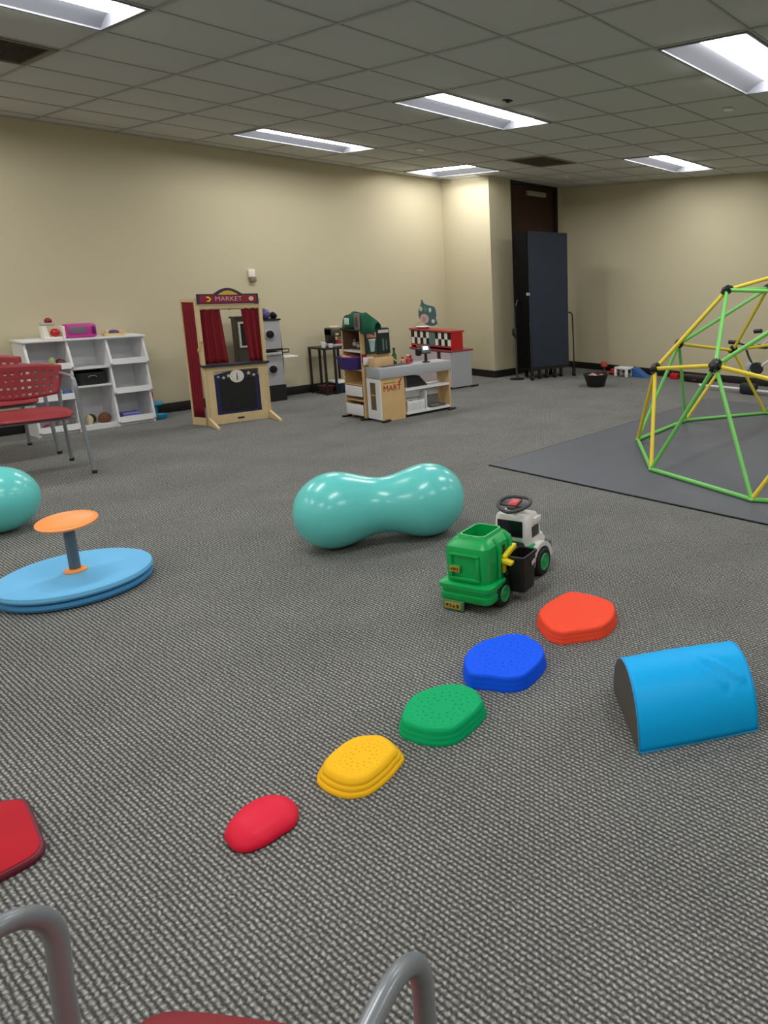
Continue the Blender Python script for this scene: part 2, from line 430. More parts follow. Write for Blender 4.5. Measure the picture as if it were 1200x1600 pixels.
MB().bx(SX0-0.02, SX1+0.02, SF+0.03, SB, 0.83, 0.848, 0.003).build('top', M_white, shelf)
MB().bx(SX0+0.009, SX1-0.009, SB-0.008, SB, 0.03, 0.83).build('back_panel', M_white, shelf, smooth=0)
for i in (0, 2):
    a, b = SX0+cw*i+0.009, SX0+cw*(i+1)-0.009
    for z in (0.03, 0.31, 0.585):
        MB().bx(a, b, SF+0.005, SB-0.008, z, z+0.014).build('bin_floor', M_white, shelf, smooth=0)
        MB().box(((a+b)/2, SF-0.004, z+0.03), (b-a, 0.012, 0.055), rot=(-0.15, 0, 0)).build('bin_lip', M_white, shelf, smooth=0)
    MB().bx(a, b, SF+0.02, SF+0.032, 0.0, 0.03).build('plinth', M_white, shelf, smooth=0)
a, b = SX0+cw+0.009, SX0+2*cw-0.009
for z in (0.03, 0.40, 0.565):
    MB().bx(a, b, SF+0.02, SB-0.008, z, z+0.016).build('shelf_board', M_white, shelf, smooth=0)
MB().bx(a, b, SF+0.02, SF+0.032, 0.0, 0.03).build('plinth', M_white, shelf, smooth=0)

# bin and toys in it
def lump(name, lab, cat, loc, s, m, seed=0, group=None, seg=16):
    rnd = random.Random(seed); o = MB(); o.ball((0, 0, 0), 1.0, seg)
    for v in o.bm.verts:
        k = 1+0.10*math.sin(3.1*v.co.x+seed)+0.08*math.cos(4.3*v.co.y+1.7*seed)
        v.co = Vector((v.co.x*s[0]*k, v.co.y*s[1]*k, max(v.co.z*s[2]*k, -s[2]*0.8)))
    lo = min(v.co.z for v in o.bm.verts)
    for v in o.bm.verts: v.co.z -= lo
    ob = o.build(name, m); place(ob, loc); return tag(ob, lab, cat, group)
t = thing('fabric_bin', 'black fabric bin on the middle shelf of the white storage unit', 'bin', (SX0+1.5*cw, SF+0.13, 0.416))
MB().rings([[(x, y, 0) for x, y in rrect(0.105, 0.09, 0.02)], [(x*1.08, y*1.08, 0.115) for x, y in rrect(0.105, 0.09, 0.02)], [(x*1.0, y*1.0, 0.115) for x, y in rrect(0.105, 0.09, 0.02)], [(x*0.95, y*0.95, 0.02) for x, y in rrect(0.105, 0.09, 0.02)]]).build('body', mat('black_fabric', (34, 34, 36), 0.85, var=0.3, bscale=40), t)
MB().tube([(-0.03, -0.098, 0.07), (-0.02, -0.104, 0.085), (0.02, -0.104, 0.085), (0.03, -0.098, 0.07)], 0.005, 8).build('handle', mat('grey_web', (120, 120, 122), 0.7), t)
z0 = 0.60
lump('toy_fruit', 'green and cream toy in the upper left bin of the shelf', 'toy', (SX0+0.17, SF+0.06, z0), (0.03, 0.035, 0.05), mat('toy_green', (150, 168, 110), 0.5), 1)
lump('toy_fruit', 'dark red toy in the upper left bin of the shelf', 'toy', (SX0+0.235, SF+0.07, z0), (0.045, 0.04, 0.04), mat('toy_maroon', (96, 20, 26), 0.5), 2)
lump('toy_fruit', 'pink red toy at the left end of the upper left bin', 'toy', (SX0+0.08, SF+0.06, z0), (0.04, 0.035, 0.03), mat('toy_pink', (178, 60, 84), 0.5), 3)
lump('toy_bundle', 'pale blue toy in the middle left bin behind the chair leg', 'toy', (SX0+0.17, SF+0.07, 0.324), (0.045, 0.04, 0.055), mat('toy_pale', (176, 198, 216), 0.6), 4)
lump('toy_bundle', 'bright blue toy at the right end of the middle left bin', 'toy', (SX0+0.245, SF+0.06, 0.324), (0.03, 0.035, 0.04), mat('toy_blue', (42, 96, 160), 0.5), 5)
lump('toy_bundle', 'small red toy in the lowest left bin behind the chair', 'toy', (SX0+0.08, SF+0.05, 0.044), (0.04, 0.035, 0.035), mat('toy_red2', (150, 40, 50), 0.5), 6)
lump('toy_bundle', 'grey toy in the lowest left bin behind the chair', 'toy', (SX0+0.19, SF+0.06, 0.044), (0.06, 0.04, 0.05), mat('toy_grey', (120, 116, 118), 0.6), 7)
lump('toy_animal', 'reddish brown toy at the bottom of the middle cubby', 'toy', (SX0+1.72*cw, SF+0.085, 0.046), (0.055, 0.045, 0.05), mat('toy_brown', (112, 66, 44), 0.7), 8)
lump('toy_animal', 'cream toy at the bottom of the middle cubby', 'toy', (SX0+1.33*cw, SF+0.09, 0.046), (0.03, 0.04, 0.05), mat('toy_cream', (206, 192, 156), 0.7), 9)
lump('toy_animal', 'dark olive toy in the middle of the bottom cubby', 'toy', (SX0+1.5*cw, SF+0.17, 0.046), (0.03, 0.035, 0.045), mat('toy_olive', (84, 80, 40), 0.7), 10)
t = thing('folded_cloth', 'lavender blue folded cloth in the lowest right bin', 'cloth', (SX0+2.45*cw, SF+0.10, 0.046))
for k in range(3): MB().bx(-0.085+0.004*k, 0.085-0.008*k, -0.06, 0.06, 0.022*k, 0.022*k+0.022, 0.009).build('fold', mat('lavender', (126, 130, 196), 0.85), t)
# top of the shelf
ZT = 0.849
t = thing('toy_stand', 'white toy stand with red jug and dark red top on the shelf', 'toy', (2.27, 7.86, ZT))
MB().bx(-0.07, 0.06, -0.05, 0.05, 0, 0.02, 0.006).build('base', M_offwhite, t)
MB().rings([[(-0.07, -0.04, 0.02), (-0.03, -0.04, 0.02), (-0.03, 0.04, 0.02), (-0.07, 0.04, 0.02)], [(-0.075, -0.035, 0.12), (-0.045, -0.035, 0.12), (-0.045, 0.035, 0.12), (-0.075, 0.035, 0.12)]]).build('column', M_offwhite, t)
MB().ball((0.02, -0.01, 0.055), 0.036, 16).build('red_jug', M_red, t)
MB().bx(-0.075, 0.02, -0.03, 0.03, 0.12, 0.145, 0.01).build('arm', mat('pale_grey', (176, 174, 166), 0.5), t)
MB().ball((-0.015, 0, 0.16), 0.028, 14).build('dark_red_top', mat('dk_red', (140, 26, 30), 0.5), t)
t = thing('toy_microwave', 'magenta toy microwave with grey window on top of the shelf', 'toy', (2.475, 7.87, ZT))
MB().bx(-0.115, 0.11, -0.07, 0.07, 0.0, 0.125, 0.022).build('body', M_mag, t)
MB().bx(-0.10, 0.03, -0.076, -0.069, 0.04, 0.105, 0.003).build('window', mat('mauve_grey', (128, 104, 128), 0.4), t)
MB().bx(0.07, 0.095, -0.076, -0.069, 0.03, 0.10, 0.003).build('keypad', mat('dark_purple', (92, 26, 92), 0.4), t)
MB().bx(-0.14, -0.116, -0.05, 0.06, 0.0, 0.11, 0.008).build('end_cap', M_offwhite, t)
t = thing('toy_tray', 'pale yellow toy tray at the right end of the shelf top', 'toy', (2.73, 7.86, ZT))
MB().rings([[(x, y, 0) for x, y in rrect(0.08, 0.05, 0.03)], [(x*1.15, y*1.15, 0.025) for x, y in rrect(0.08, 0.05, 0.03)], [(x*1.05, y*1.05, 0.025) for x, y in rrect(0.08, 0.05, 0.03)], [(x, y, 0.008) for x, y in rrect(0.078, 0.048, 0.03)]]).build('dish', mat('pale_yellow', (232, 214, 150), 0.5), t)
lump('toy_piece', 'small purple toy lying in the pale yellow tray', 'toy', (2.73, 7.86, ZT+0.009), (0.035, 0.03, 0.025), mat('toy_purple', (92, 50, 120), 0.5), 11)
lump('toy_piece', 'small salmon toy at the right of the pale yellow tray', 'toy', (2.785, 7.85, ZT+0.009), (0.018, 0.02, 0.024), mat('toy_salmon', (226, 166, 150), 0.5), 12)
lump('toy_piece', 'small cream toy at the left of the pale yellow tray', 'toy', (2.672, 7.86, ZT+0.009), (0.018, 0.02, 0.028), mat('toy_cream', (206, 192, 156), 0.5), 13)
# things on the floor at the right end of the shelf
M_sky = mat('sky_blue_plastic', (44, 150, 196), 0.35)
t = thing('toy_bowl', 'light blue toy bowl on the floor right of the shelf', 'bowl', (3.02, 7.80, 0.001))
MB().lathe([(0.03, 0), (0.048, 0.03), (0.05, 0.05), (0.045, 0.05), (0.026, 0.008)], seg=20).build('bowl_wall', M_sky, t)
t = thing('toy_stool', 'red toy post with light blue disc beside the shelf end', 'toy', (3.03, 7.97, 0.001))
MB().lathe([(0.02, 0), (0.02, 0.12)], seg=14).build('post', M_sky, t)
MB().lathe([(0.075, 0.12), (0.08, 0.13), (0.075, 0.145)], seg=20).build('disc', M_sky, t)
MB().bx(-0.045, -0.01, -0.03, 0.03, 0.145, 0.26, 0.012).build('red_block', M_red, t)

# ================================================================== ARM CHAIRS
def make_chair(label):
    t = thing('armchair', label, 'chair', (0, 0, 0), 0, 'red chairs with grey tube arms')
    # seat: a curved shell, front edge rolled down; local +Y is the front
    nx, ny = 15, 13; top = []
    s = MB(); grid = []
    for j in range(ny):
        v = -1+2*j/(ny-1); row = []
        for i in range(nx):
            u = -1+2*i/(nx-1)
            hw = 0.225*(1-0.10*abs(v)**4)
            y = 0.040+0.252*v; 
            rx = math.sqrt(max(0, 1-abs(u)**6*0.2*abs(v)**2))
            x = hw*u*rx; yy = (y-0.292)*(1-0.10*abs(u)**4)+0.287-0.014*abs(u)**5
            z = 0.455-0.016*(1-u*u)*(1-v*v)-0.010*max(0, v-0.72)**2/0.08
            row.append(s.bm.verts.new((x, yy, z)))
        grid.append(row)
    for j in range(ny-1):
        for i in range(nx-1): s.bm.faces.new((grid[j][i], grid[j][i+1], grid[j+1][i+1], grid[j+1][i]))
    o = s.build('seat', M_redp, t, 60); md = o.modifiers.new('thick', 'SOLIDIFY'); md.thickness = 0.012
    # backrest: curved, perforated panel
    b = MB(); nx, nz = 25, 11; grid = []
    for j in range(nz):
        v = j/(nz-1); row = []
        for i in range(nx):
            u = -1+2*i/(nx-1)
            hw = 0.255-0.05*(1-v)**2
            x = hw*u; y = -0.235-0.03*v+0.085*u*u
            z = 0.515+0.262*v+0.035*(1-v)*u*u-0.02*v*u**4
            row.append(b.bm.verts.new((x, y, z)))
        grid.append(row)
    fs = []
    for j in range(nz-1):
        for i in range(nx-1):
            f = b.bm.faces.new((grid[j][i], grid[j][i+1], grid[j+1][i+1], grid[j+1][i]))
            if 2 <= i < nx-3 and 1 <= j < nz-2 and (i % 2 == 0) and (j % 2 == 1): fs.append(f)
    bmesh.ops.inset_individual(b.bm, faces=fs, thickness=0.0082)
    bmesh.ops.delete(b.bm, geom=fs, context='FACES')
    o = b.build('backrest', M_redp, t, 60); md = o.modifiers.new('thick', 'SOLIDIFY'); md.thickness = 0.009
    for sx in (-1, 1):
        # front leg + armrest in one bent tube, then to the back
        pts = [(sx*0.270, 0.262, 0.012), (sx*0.248, 0.222, 0.40), (sx*0.243, 0.220, 0.55), (sx*0.241, 0.222, 0.617)]
        for k in range(1, 9):
            a = k/8*PI/2
            pts.append((sx*0.241, 0.222-0.087*(1-math.cos(a)), 0.617+0.087*math.sin(a)))
        pts += [(sx*0.241, 0.05, 0.703), (sx*0.241, -0.08, 0.701), (sx*0.240, -0.165, 0.70)]
        MB().tube(pts, 0.0125).build('arm_tube', M_steel, t, 60)
        MB().tube([(sx*0.255, -0.29, 0.012), (sx*0.225, -0.215, 0.42), (sx*0.222, -0.19, 0.58), (sx*0.225, -0.178, 0.68)], 0.0115).build('rear_leg', M_steel, t, 60)
        for q in ((sx*0.271, 0.263), (sx*0.256, -0.292)):
            MB().lathe([(0.015, 0), (0.016, 0.018), (0.013, 0.024)], (q[0], q[1], 0), 14).build('foot', M_black, t)
    MB().tube([(-0.232, 0.15, 0.405), (0.232, 0.15, 0.405)], 0.009).tube([(-0.222, -0.16, 0.415), (0.222, -0.16, 0.415)], 0.009).tube([(-0.15, -0.16, 0.415), (-0.15, 0.15, 0.405)], 0.009).tube([(0.15, -0.16, 0.415), (0.15, 0.15, 0.405)], 0.009).build('seat_frame', M_steel, t)
    return t
ch = make_chair('red seated tube arm chair in the foreground, cut by the bottom edge')
place(ch, (0.317-math.cos(0.454)*0.222, 0.808-math.sin(0.454)*0.222, 0), 0.454-PI/2)
c2 = copy_tree(ch); c2['label'] = 'red perforated chair standing in front of the white shelf, nearer one'
place(c2, (1.63, 6.34, 0), PI-0.10)
c3 = copy_tree(ch); c3['label'] = 'red chair behind the nearer perforated chair, only its back showing'
place(c3, (1.66, 7.19, 0), PI+0.03)

# ================================================================== MARKET STAND (puppet stage style)
sa = math.atan2(-0.10, 0.60)
st = thing('market_stand', 'wooden toy market stand with red curtains and chalkboard front', 'play stand', (3.128, 7.083, 0), sa)
W = 0.54
each(((-0.012, 0.018, -0.012, 0.018, 0, 1.21), (W-0.018, W+0.012, -0.012, 0.018, 0, 1.21)), 'post', M_wood, st, 0.003)
MB().bx(0.018, W-0.018, -0.01, 0.015, 1.105, 1.145).build('top_rail', M_wood, st)
MB().bx(0.018, W-0.018, -0.012, 0.012, 0.0, 0.09).bx(0.018, W-0.018, -0.012, 0.012, 0.515, 0.56).bx(0.018, 0.075, -0.012, 0.012, 0.09, 0.515).bx(W-0.075, W-0.018, -0.012, 0.012, 0.09, 0.515).build('front_frame', M_wood, st, smooth=0)
def arch_out(x0, x1, z0, z1, h, n=14):
    o = [(x0, z0), (x1, z0), (x1, z1)]
    for i in range(1, n): o.append((x1+(x0-x1)*i/n, z1+h*math.sin(PI*i/n)))
    o.append((x0, z1)); return o
def xz(y): return Matrix(((1, 0, 0, 0), (0, 0, 1, y), (0, 1, 0, 0), (0, 0, 0, 1)))
bd = MB().prism(arch_out(0.075, W-0.075, 0.09, 0.475, 0.03), -0.008, 0.004, xz(0)).build('navy_border', M_navy, st, smooth=0)
MB().bx(0.115, W-0.115, -0.0105, -0.0075, 0.115, 0.43).build('chalkboard', M_chalk, st, smooth=0)
ck = MB().lathe([(0.062, 0), (0.062, 0.004), (0.056, 0.006)], (W/2, -0.008, 0.452), 28, Euler((PI/2, 0, 0))).build('clock_face', M_offwhite, st)
for k in range(12):
    a = k*PI/6
    text_mesh('clock_numeral', str(12 if k == 0 else k), 0.014, M_navy, ck, Matrix.Translation((W/2+0.046*math.sin(a), -0.0145, 0.452+0.046*math.cos(a))) @ FRONT, 0.0005)
MB().bx(W/2-0.004, W/2+0.004, -0.018, -0.015, 0.415, 0.455).bx(W/2-0.003, W/2+0.003, -0.018, -0.015, 0.455, 0.482).build('clock_hand', M_navy, ck, smooth=0)
def star(cx_, cz, r):
    return [(cx_+(r if k % 2 == 0 else r*0.45)*math.sin(k*PI/5), cz+(r if k % 2 == 0 else r*0.45)*math.cos(k*PI/5)) for k in range(10)]
for i, (x, z, r, col) in enumerate(((0.11, 0.458, 0.015, (160, 200, 220)), (0.155, 0.447, 0.019, (196, 206, 120)), (0.2, 0.462, 0.022, (214, 206, 90)), (0.375, 0.472, 0.022, (214, 206, 90)), (0.42, 0.452, 0.019, (196, 206, 120)), (0.462, 0.462, 0.015, (120, 160, 210)))):
    MB().prism(star(x, z, r), -0.011, -0.0085, xz(0)).build('star', mat('star%d' % i, col, 0.5), st, smooth=0)
MB().bx(W/2-0.03, W/2+0.03, -0.015, -0.012, 0.032, 0.05, 0.002).build('maker_plate', mat('plate_dark', (50, 44, 40), 0.5), st)
MB().bx(-0.02, W+0.02, -0.05, 0.08, 0.56, 0.58, 0.004).build('counter_shelf', mat('navy_shelf', (30, 26, 58), 0.4), st)
sg = MB().prism(arch_out(0.0, W-0.02, 1.15, 1.245, 0.0, 2), -0.03, -0.012, xz(0)).prism(arch_out(0.14, W-0.16, 1.245, 1.246, 0.055), -0.03, -0.012, xz(0)).build('sign_board', mat('sign_purple', (62, 44, 76), 0.5), st, smooth=0)
MB().bx(0.02, W-0.04, -0.034, -0.03, 1.162, 1.232).build('sign_panel', mat('sign_red', (146, 24, 48), 0.5), sg, smooth=0)
MB().prism(arch_out(0.18, W-0.2, 1.236, 1.242, 0.034), -0.034, -0.03, xz(0)).build('yellow_arch', mat('sign_yellow', (214, 186, 70), 0.5), sg, smooth=0)
text_mesh('sign_lettering', 'MARKET', 0.062, mat('sign_pale', (214, 180, 204), 0.5), sg, Matrix.Translation((W/2-0.01, -0.0355, 1.197)) @ FRONT, 0.001, 0.98)
MB().tube([(0.075, -0.036, 1.215), (0.095, -0.036, 1.212), (0.107, -0.036, 1.198), (0.10, -0.036, 1.182), (0.08, -0.036, 1.176)], 0.007, 8).build('banana_picture', M_yellow, sg)
MB().lathe([(0.022, 0), (0.02, 0.003)], (W-0.085, -0.034, 1.197), 16, Euler((PI/2, 0, 0))).build('onion_picture', mat('onion', (226, 208, 186), 0.5), sg)
MB().cyl((0.018, 0.02, 1.10), (W-0.018, 0.02, 1.10), 0.006, seg=10).build('curtain_rod', M_wood, st)
MB().ball((W*0.5, 0.02, 1.10), 0.014, 12).build('rod_knob', M_wood, st)
def curtain(x0a, x1a, z1, x0b, x1b, z0, y, nf, amp=0.014):
    c = MB(); n = 40; rows = []
    for j in range(13):
        v = j/12; row = []
        xa, xb, z = x0a+(x0b-x0a)*v, x1a+(x1b-x1a)*v, z1+(z0-z1)*v
        for i in range(n+1):
            u = i/n
            row.append((xa+(xb-xa)*u, y+amp*math.sin(u*nf*2*PI+0.6*v)*(0.6+0.4*v), z))
        rows.append(row)
    c.rings(rows, closed=False); return c
def solid(o, th=0.003):
    m = o.modifiers.new('thick', 'SOLIDIFY'); m.thickness = th; return o
solid(curtain(0.02, 0.19, 1.10, 0.02, 0.225, 0.585, 0.02, 3).build('curtain', M_curt, st, 60))
solid(curtain(W-0.17, W-0.02, 1.105, W-0.13, W-0.02, 0.585, 0.02, 2.5).build('curtain', M_curt, st, 60))
# feet
for x in (0.0, W):
    MB().prism([(-0.28, 0), (-0.28, 0.018), (-0.012, 0.075), (-0.012, 0)], x-0.011, x+0.011, Matrix(((0, 0, 1, 0), (1, 0, 0, 0), (0, 1, 0, 0), (0, 0, 0, 1)))).build('foot', M_wood, st, smooth=0)
# hinged side wings with curtains
for x, ang in ((-0.014, 2.05), (W+0.0, 1.5)):
    d = Vector((math.cos(ang), math.sin(ang))); Lw = 0.16
    T = Matrix.Translation((x, 0.022, 0)) @ Matrix.Rotation(ang, 4, 'Z')
    wing = MB(T).bx(Lw-0.02, Lw, -0.01, 0.01, 0, 1.2).bx(0.0, Lw-0.02, -0.01, 0.01, 1.17, 1.2).bx(0.0, Lw-0.02, -0.01, 0.01, 0, 0.07).build('side_wing', M_wood, st, smooth=0)
    c = curtain(0.005, Lw-0.02, 1.168, 0.005, Lw-0.02, 0.075, 0.0, 4, 0.008)
    for v in c.bm.verts: v.co = T @ v.co
    solid(c.build('wing_curtain', M_curt, wing, 60), 0.002)
MB().ball((0.0, -0.022, 0.80), 0.014, 10).tube([(0.0, -0.024, 0.79), (-0.015, -0.026, 0.75), (-0.025, -0.026, 0.735)], 0.006, 8).ball((-0.03, -0.026, 0.725), 0.014, 10, (0.8, 0.8, 1.4)).build('tie_back', mat('tassel_gold', (206, 164, 96), 0.7), st)

# ================================================================== PLAY KITCHEN behind the stand
pk = thing('play_kitchen', 'grey and dark toy kitchen with round black windows behind the market stand', 'play kitchen', (3.81, 7.83, 0))
MB().bx(0.015, 0.265, 0.0, 0.10, 0.0, 0.955).build('oven_column', mat('oven_dark', (58, 48, 42), 0.5), pk, smooth=0)
MB().bx(0.03, 0.05, -0.012, 0.0, 0.64, 0.92).bx(0.225, 0.245, -0.012, 0.0, 0.64, 0.92).bx(0.05, 0.225, -0.012, 0.0, 0.64, 0.66).bx(0.05, 0.225, -0.012, 0.0, 0.9, 0.92).build('oven_frame', mat('oven_frame', (176, 176, 160), 0.5), pk, smooth=0)
MB().bx(0.05, 0.225, -0.005, -0.0005, 0.66, 0.9).build('oven_window', M_glass, pk, smooth=0)
MB().bx(0.0, 0.27, -0.015, 0.11, 0.955, 0.975).build('oven_top', M_black, pk, smooth=0)
MB().bx(0.275, 0.485, 0.0, 0.25, 0.185, 0.56).build('washer_body', M_silver, pk, smooth=0)
MB().bx(0.275, 0.485, 0.0, 0.25, 0.60, 0.915).build('dryer_body', M_silver, pk, smooth=0)
each(((0.268, 0.495, -0.008, 0.25, 0.0, 0.18), (0.268, 0.495, -0.008, 0.25, 0.575, 0.598), (0.268, 0.498, -0.008, 0.25, 0.917, 0.935)), 'black_band', M_black, pk)
for z in (0.765, 0.37):
    MB().lathe([(0.058, 0), (0.058, 0.010), (0.046, 0.014)], (0.36, -0.0005, z), 24, Euler((PI/2, 0, 0))).build('door_ring', M_silver, pk)
    MB().lathe([(0.046, 0.0), (0.044, 0.017), (0.03, 0.02)], (0.36, -0.0005, z), 24, Euler((PI/2, 0, 0))).build('round_window', M_glass, pk)
MB().bx(0.29, 0.47, -0.03, 0.02, 0.53, 0.558, 0.004).build('sink_basin', mat('bright_steel', (190, 194, 200), 0.2, metal=0.4), pk)
MB().tube([(0.485, -0.01, 0.59), (0.56, -0.01, 0.585), (0.56, -0.01, 0.55), (0.485, -0.01, 0.55)], 0.007, 8).build('towel_rail', M_black, pk)
MB().tube([(0.487, 0.02, 0.2), (0.5, 0.02, 0.5), (0.487, 0.02, 0.9)], 0.006, 8).build('side_rail', M_black, pk)
MB().bx(0.49, 0.655, -0.03, 0.14, 0.487, 0.502, 0.004).build('side_tray', M_white, pk)
lump('helmet', 'glossy purple blue helmet shaped toy on top of the toy kitchen', 'toy', (4.175, 7.90, 0.937), (0.062, 0.07, 0.062), mat('violet_gloss', (84, 78, 132), 0.2), 21)
lump('black_bag', 'black bag lump on the right of the toy kitchen top', 'bag', (4.275, 7.90, 0.937), (0.028, 0.07, 0.038), mat('bag_black', (26, 26, 30), 0.6), 22)

# ================================================================== BLACK TABLE with toy appliances
tb = thing('side_table', 'small black table with thin legs against the left wall', 'table', (4.72, 7.70, 0))
MB().bx(0, 0.40, 0, 0.34, 0.545, 0.567, 0.004).build('tabletop', M_blackm, tb)
for x, y in ((0.015, 0.015), (0.385, 0.015), (0.015, 0.325), (0.385, 0.325), (0.14, 0.015), (0.14, 0.325)):
    MB().bx(x-0.011, x+0.011, y-0.011, y+0.011, 0, 0.545).build('leg', M_blackm, tb, smooth=0)
MB().bx(0.026, 0.374, 0.026, 0.314, 0.012, 0.024).build('lower_shelf', M_blackm, tb, smooth=0)
cm = thing('coffee_maker', 'black and silver toy coffee maker with red light on the black table', 'coffee maker', (4.94, 7.85, 0.568))
MB().bx(-0.05, 0.11, -0.09, 0.09, 0, 0.03, 0.008).build('base', M_silver, cm)
MB().bx(-0.06, -0.005, -0.07, 0.07, 0.03, 0.22, 0.008).build('column', M_black, cm)
MB().bx(-0.06, 0.10, -0.085, 0.085, 0.12, 0.225, 0.02).build('head', mat('gunmetal', (78, 78, 84), 0.3, metal=0.4), cm)
MB().lathe([(0.06, 0.226), (0.06, 0.238), (0.05, 0.245)], (0.02, 0, 0), 20).build('lid', mat('lid_cream', (206, 190, 140), 0.5), cm)
MB().lathe([(0.032, 0.031), (0.038, 0.06), (0.03, 0.075)], (0.04, -0.02, 0), 18).build('red_pod', M_red, cm)
MB().box((0.0, -0.092, 0.15), (0.04, 0.02, 0.025), 0.006).build('brew_knob', mat('knob_cream', (214, 196, 120), 0.4), cm)
MB().bx(0.105, 0.118, -0.085, 0.085, 0.02, 0.12, 0.004).build('side_trim', M_offwhite, cm)
for k, (x, y, lab) in enumerate(((4.775, 7.79, 'white toy cup at the left edge of the black table'), (4.835, 7.74, 'white toy cup between the other cup and the coffee maker'))):
    t = thing('toy_cup', lab, 'cup', (x, y, 0.568), 0.4*k, 'white toy cups on the black table')
    hh = 0.065 - 0.02*k
    MB().lathe([(0.022, 0), (0.03, hh), (0.026, hh), (0.019, 0.006)], seg=18).build('cup_wall', M_white, t)
    MB().tube([(0.026, 0, hh*0.8), (0.045, 0, hh*0.7), (0.045, 0, hh*0.35), (0.024, 0, hh*0.25)], 0.004, 8).build('handle', M_white, t)
t = thing('storage_tub', 'dark teal tub with white lid on the low shelf of the black table', 'tub', (4.995, 7.87, 0.025))
MB().rings([[(x*0.9, y*0.9, 0) for x, y in rrect(0.085, 0.12, 0.02)], [(x, y, 0.09) for x, y in rrect(0.085, 0.12, 0.02)]]).build('tub_body', mat('tub_teal', (20, 52, 66), 0.4), t)
MB().bx(-0.09, 0.09, -0.125, 0.125, 0.09, 0.115, 0.01).build('lid', M_white, t)
t = thing('toy_basket', 'dark red toy basket on the low shelf of the black table', 'basket', (4.815, 7.87, 0.025))
MB().rings([[(x*0.85, y*0.85, 0) for x, y in rrect(0.06, 0.09, 0.02)], [(x, y, 0.07) for x, y in rrect(0.06, 0.09, 0.02)], [(x*0.94, y*0.94, 0.07) for x, y in rrect(0.06, 0.09, 0.02)], [(x*0.8, y*0.8, 0.01) for x, y in rrect(0.06, 0.09, 0.02)]]).build('basket_wall', mat('basket_maroon', (70, 22, 30), 0.6), t)
MB().bx(-0.062, 0.062, -0.092, 0.092, 0.066, 0.074).build('rim', mat('basket_rim', (84, 30, 36), 0.6), t)

# ================================================================== TOY SHOP: kiosk + counter
kx, ky = 4.12, 6.09
ko = thing('toy_kiosk', 'wooden toy kiosk shelf with white bins and green board', 'play shelf', (kx, ky, 0))
D, KW, KH = 0.32, 0.31, 0.885
each(((0, D, KW-0.014, KW, 0.02, KH), (0, D, 0, 0.014, 0.02, KH)), 'side_panel', M_wood2, ko)
MB().bx(D-0.012, D, 0.014, KW-0.014, 0.02, KH).build('back_panel', M_wood2, ko, smooth=0)
for z in (0.03, 0.18, 0.34, 0.49): MB().bx(0.004, D-0.012, 0.014, KW-0.014, z, z+0.012).build('shelf_board', M_wood2, ko, smooth=0)
MB().bx(0.004, D-0.012, 0.014, KW-0.014, 0.672, 0.69).build('white_shelf', M_white, ko, smooth=0)
MB().bx(-0.004, D+0.004, -0.004, KW+0.004, KH, KH+0.02).build('top', mat('kiosk_dark', (44, 34, 30), 0.5), ko, smooth=0)
MB().bx(D-0.02, D-0.012, 0.014, KW-0.014, 0.69, KH).build('brown_backing', M_brown, ko, smooth=0)
for z, h in ((0.06, 0.09), (0.25, 0.085)):
    MB().bx(-0.012, 0.0, 0.02, KW-0.02, z-0.02, z+h, 0.003).bx(0.0, 0.1, 0.02, KW-0.02, z-0.015, z-0.008).build('bin_front', M_white, ko)
for y in (0.0, KW):
    MB().box((0.0, y, 0.01), (0.10, 0.03, 0.02), 0.005).build('foot', M_black, ko)
MB().bx(0.006, D-0.02, KW-0.019, KW-0.014, 0.69, KH).build('brown_lining', M_brown, ko, smooth=0)
# board on the kiosk's counter side with a cup picture
bdp = MB().bx(0.045, 0.165, -0.03, 0.0, 0.66, 0.895).build('menu_board', M_dkgreen, ko, smooth=0)
MB().bx(0.05, 0.155, -0.034, -0.03, 0.82, 0.87).build('pink_banner', mat('banner_pink', (206, 132, 120), 0.6), bdp, smooth=0)
MB().prism([(0.085, 0.68), (0.125, 0.68), (0.14, 0.79), (0.07, 0.79)], -0.034, -0.03, xz(0)).build('cup_picture', mat('cup_print', (150, 176, 176), 0.5), bdp, smooth=0)
MB().bx(0.065, 0.145, -0.034, -0.03, 0.792, 0.806).build('cup_lid_print', M_cream, bdp, smooth=0)
bdp = MB().bx(0.17, 0.31, -0.03, 0.0, 0.65, 0.90).build('menu_board', mat('dark_green2', (12, 34, 32), 0.5), ko, smooth=0)
MB().bx(0.18, 0.30, -0.034, -0.03, 0.86, 0.89).build('white_banner', mat('banner_white', (206, 204, 198), 0.6), bdp, smooth=0)
each(((0.22, 0.24, -0.034, -0.03, 0.68, 0.80), (0.26, 0.275, -0.034, -0.03, 0.69, 0.79)), 'grey_print', mat('grey_print', (84, 104, 100), 0.6), bdp)
MB().bx(0.0, 0.05, -0.012, 0.0, 0.575, 0.66).build('red_edge', mat('edge_red', (110, 26, 34), 0.6), ko, smooth=0)
MB().bx(0.005, 0.115, -0.02, -0.012, 0.555, 0.63).build('white_card', M_white, ko, smooth=0)
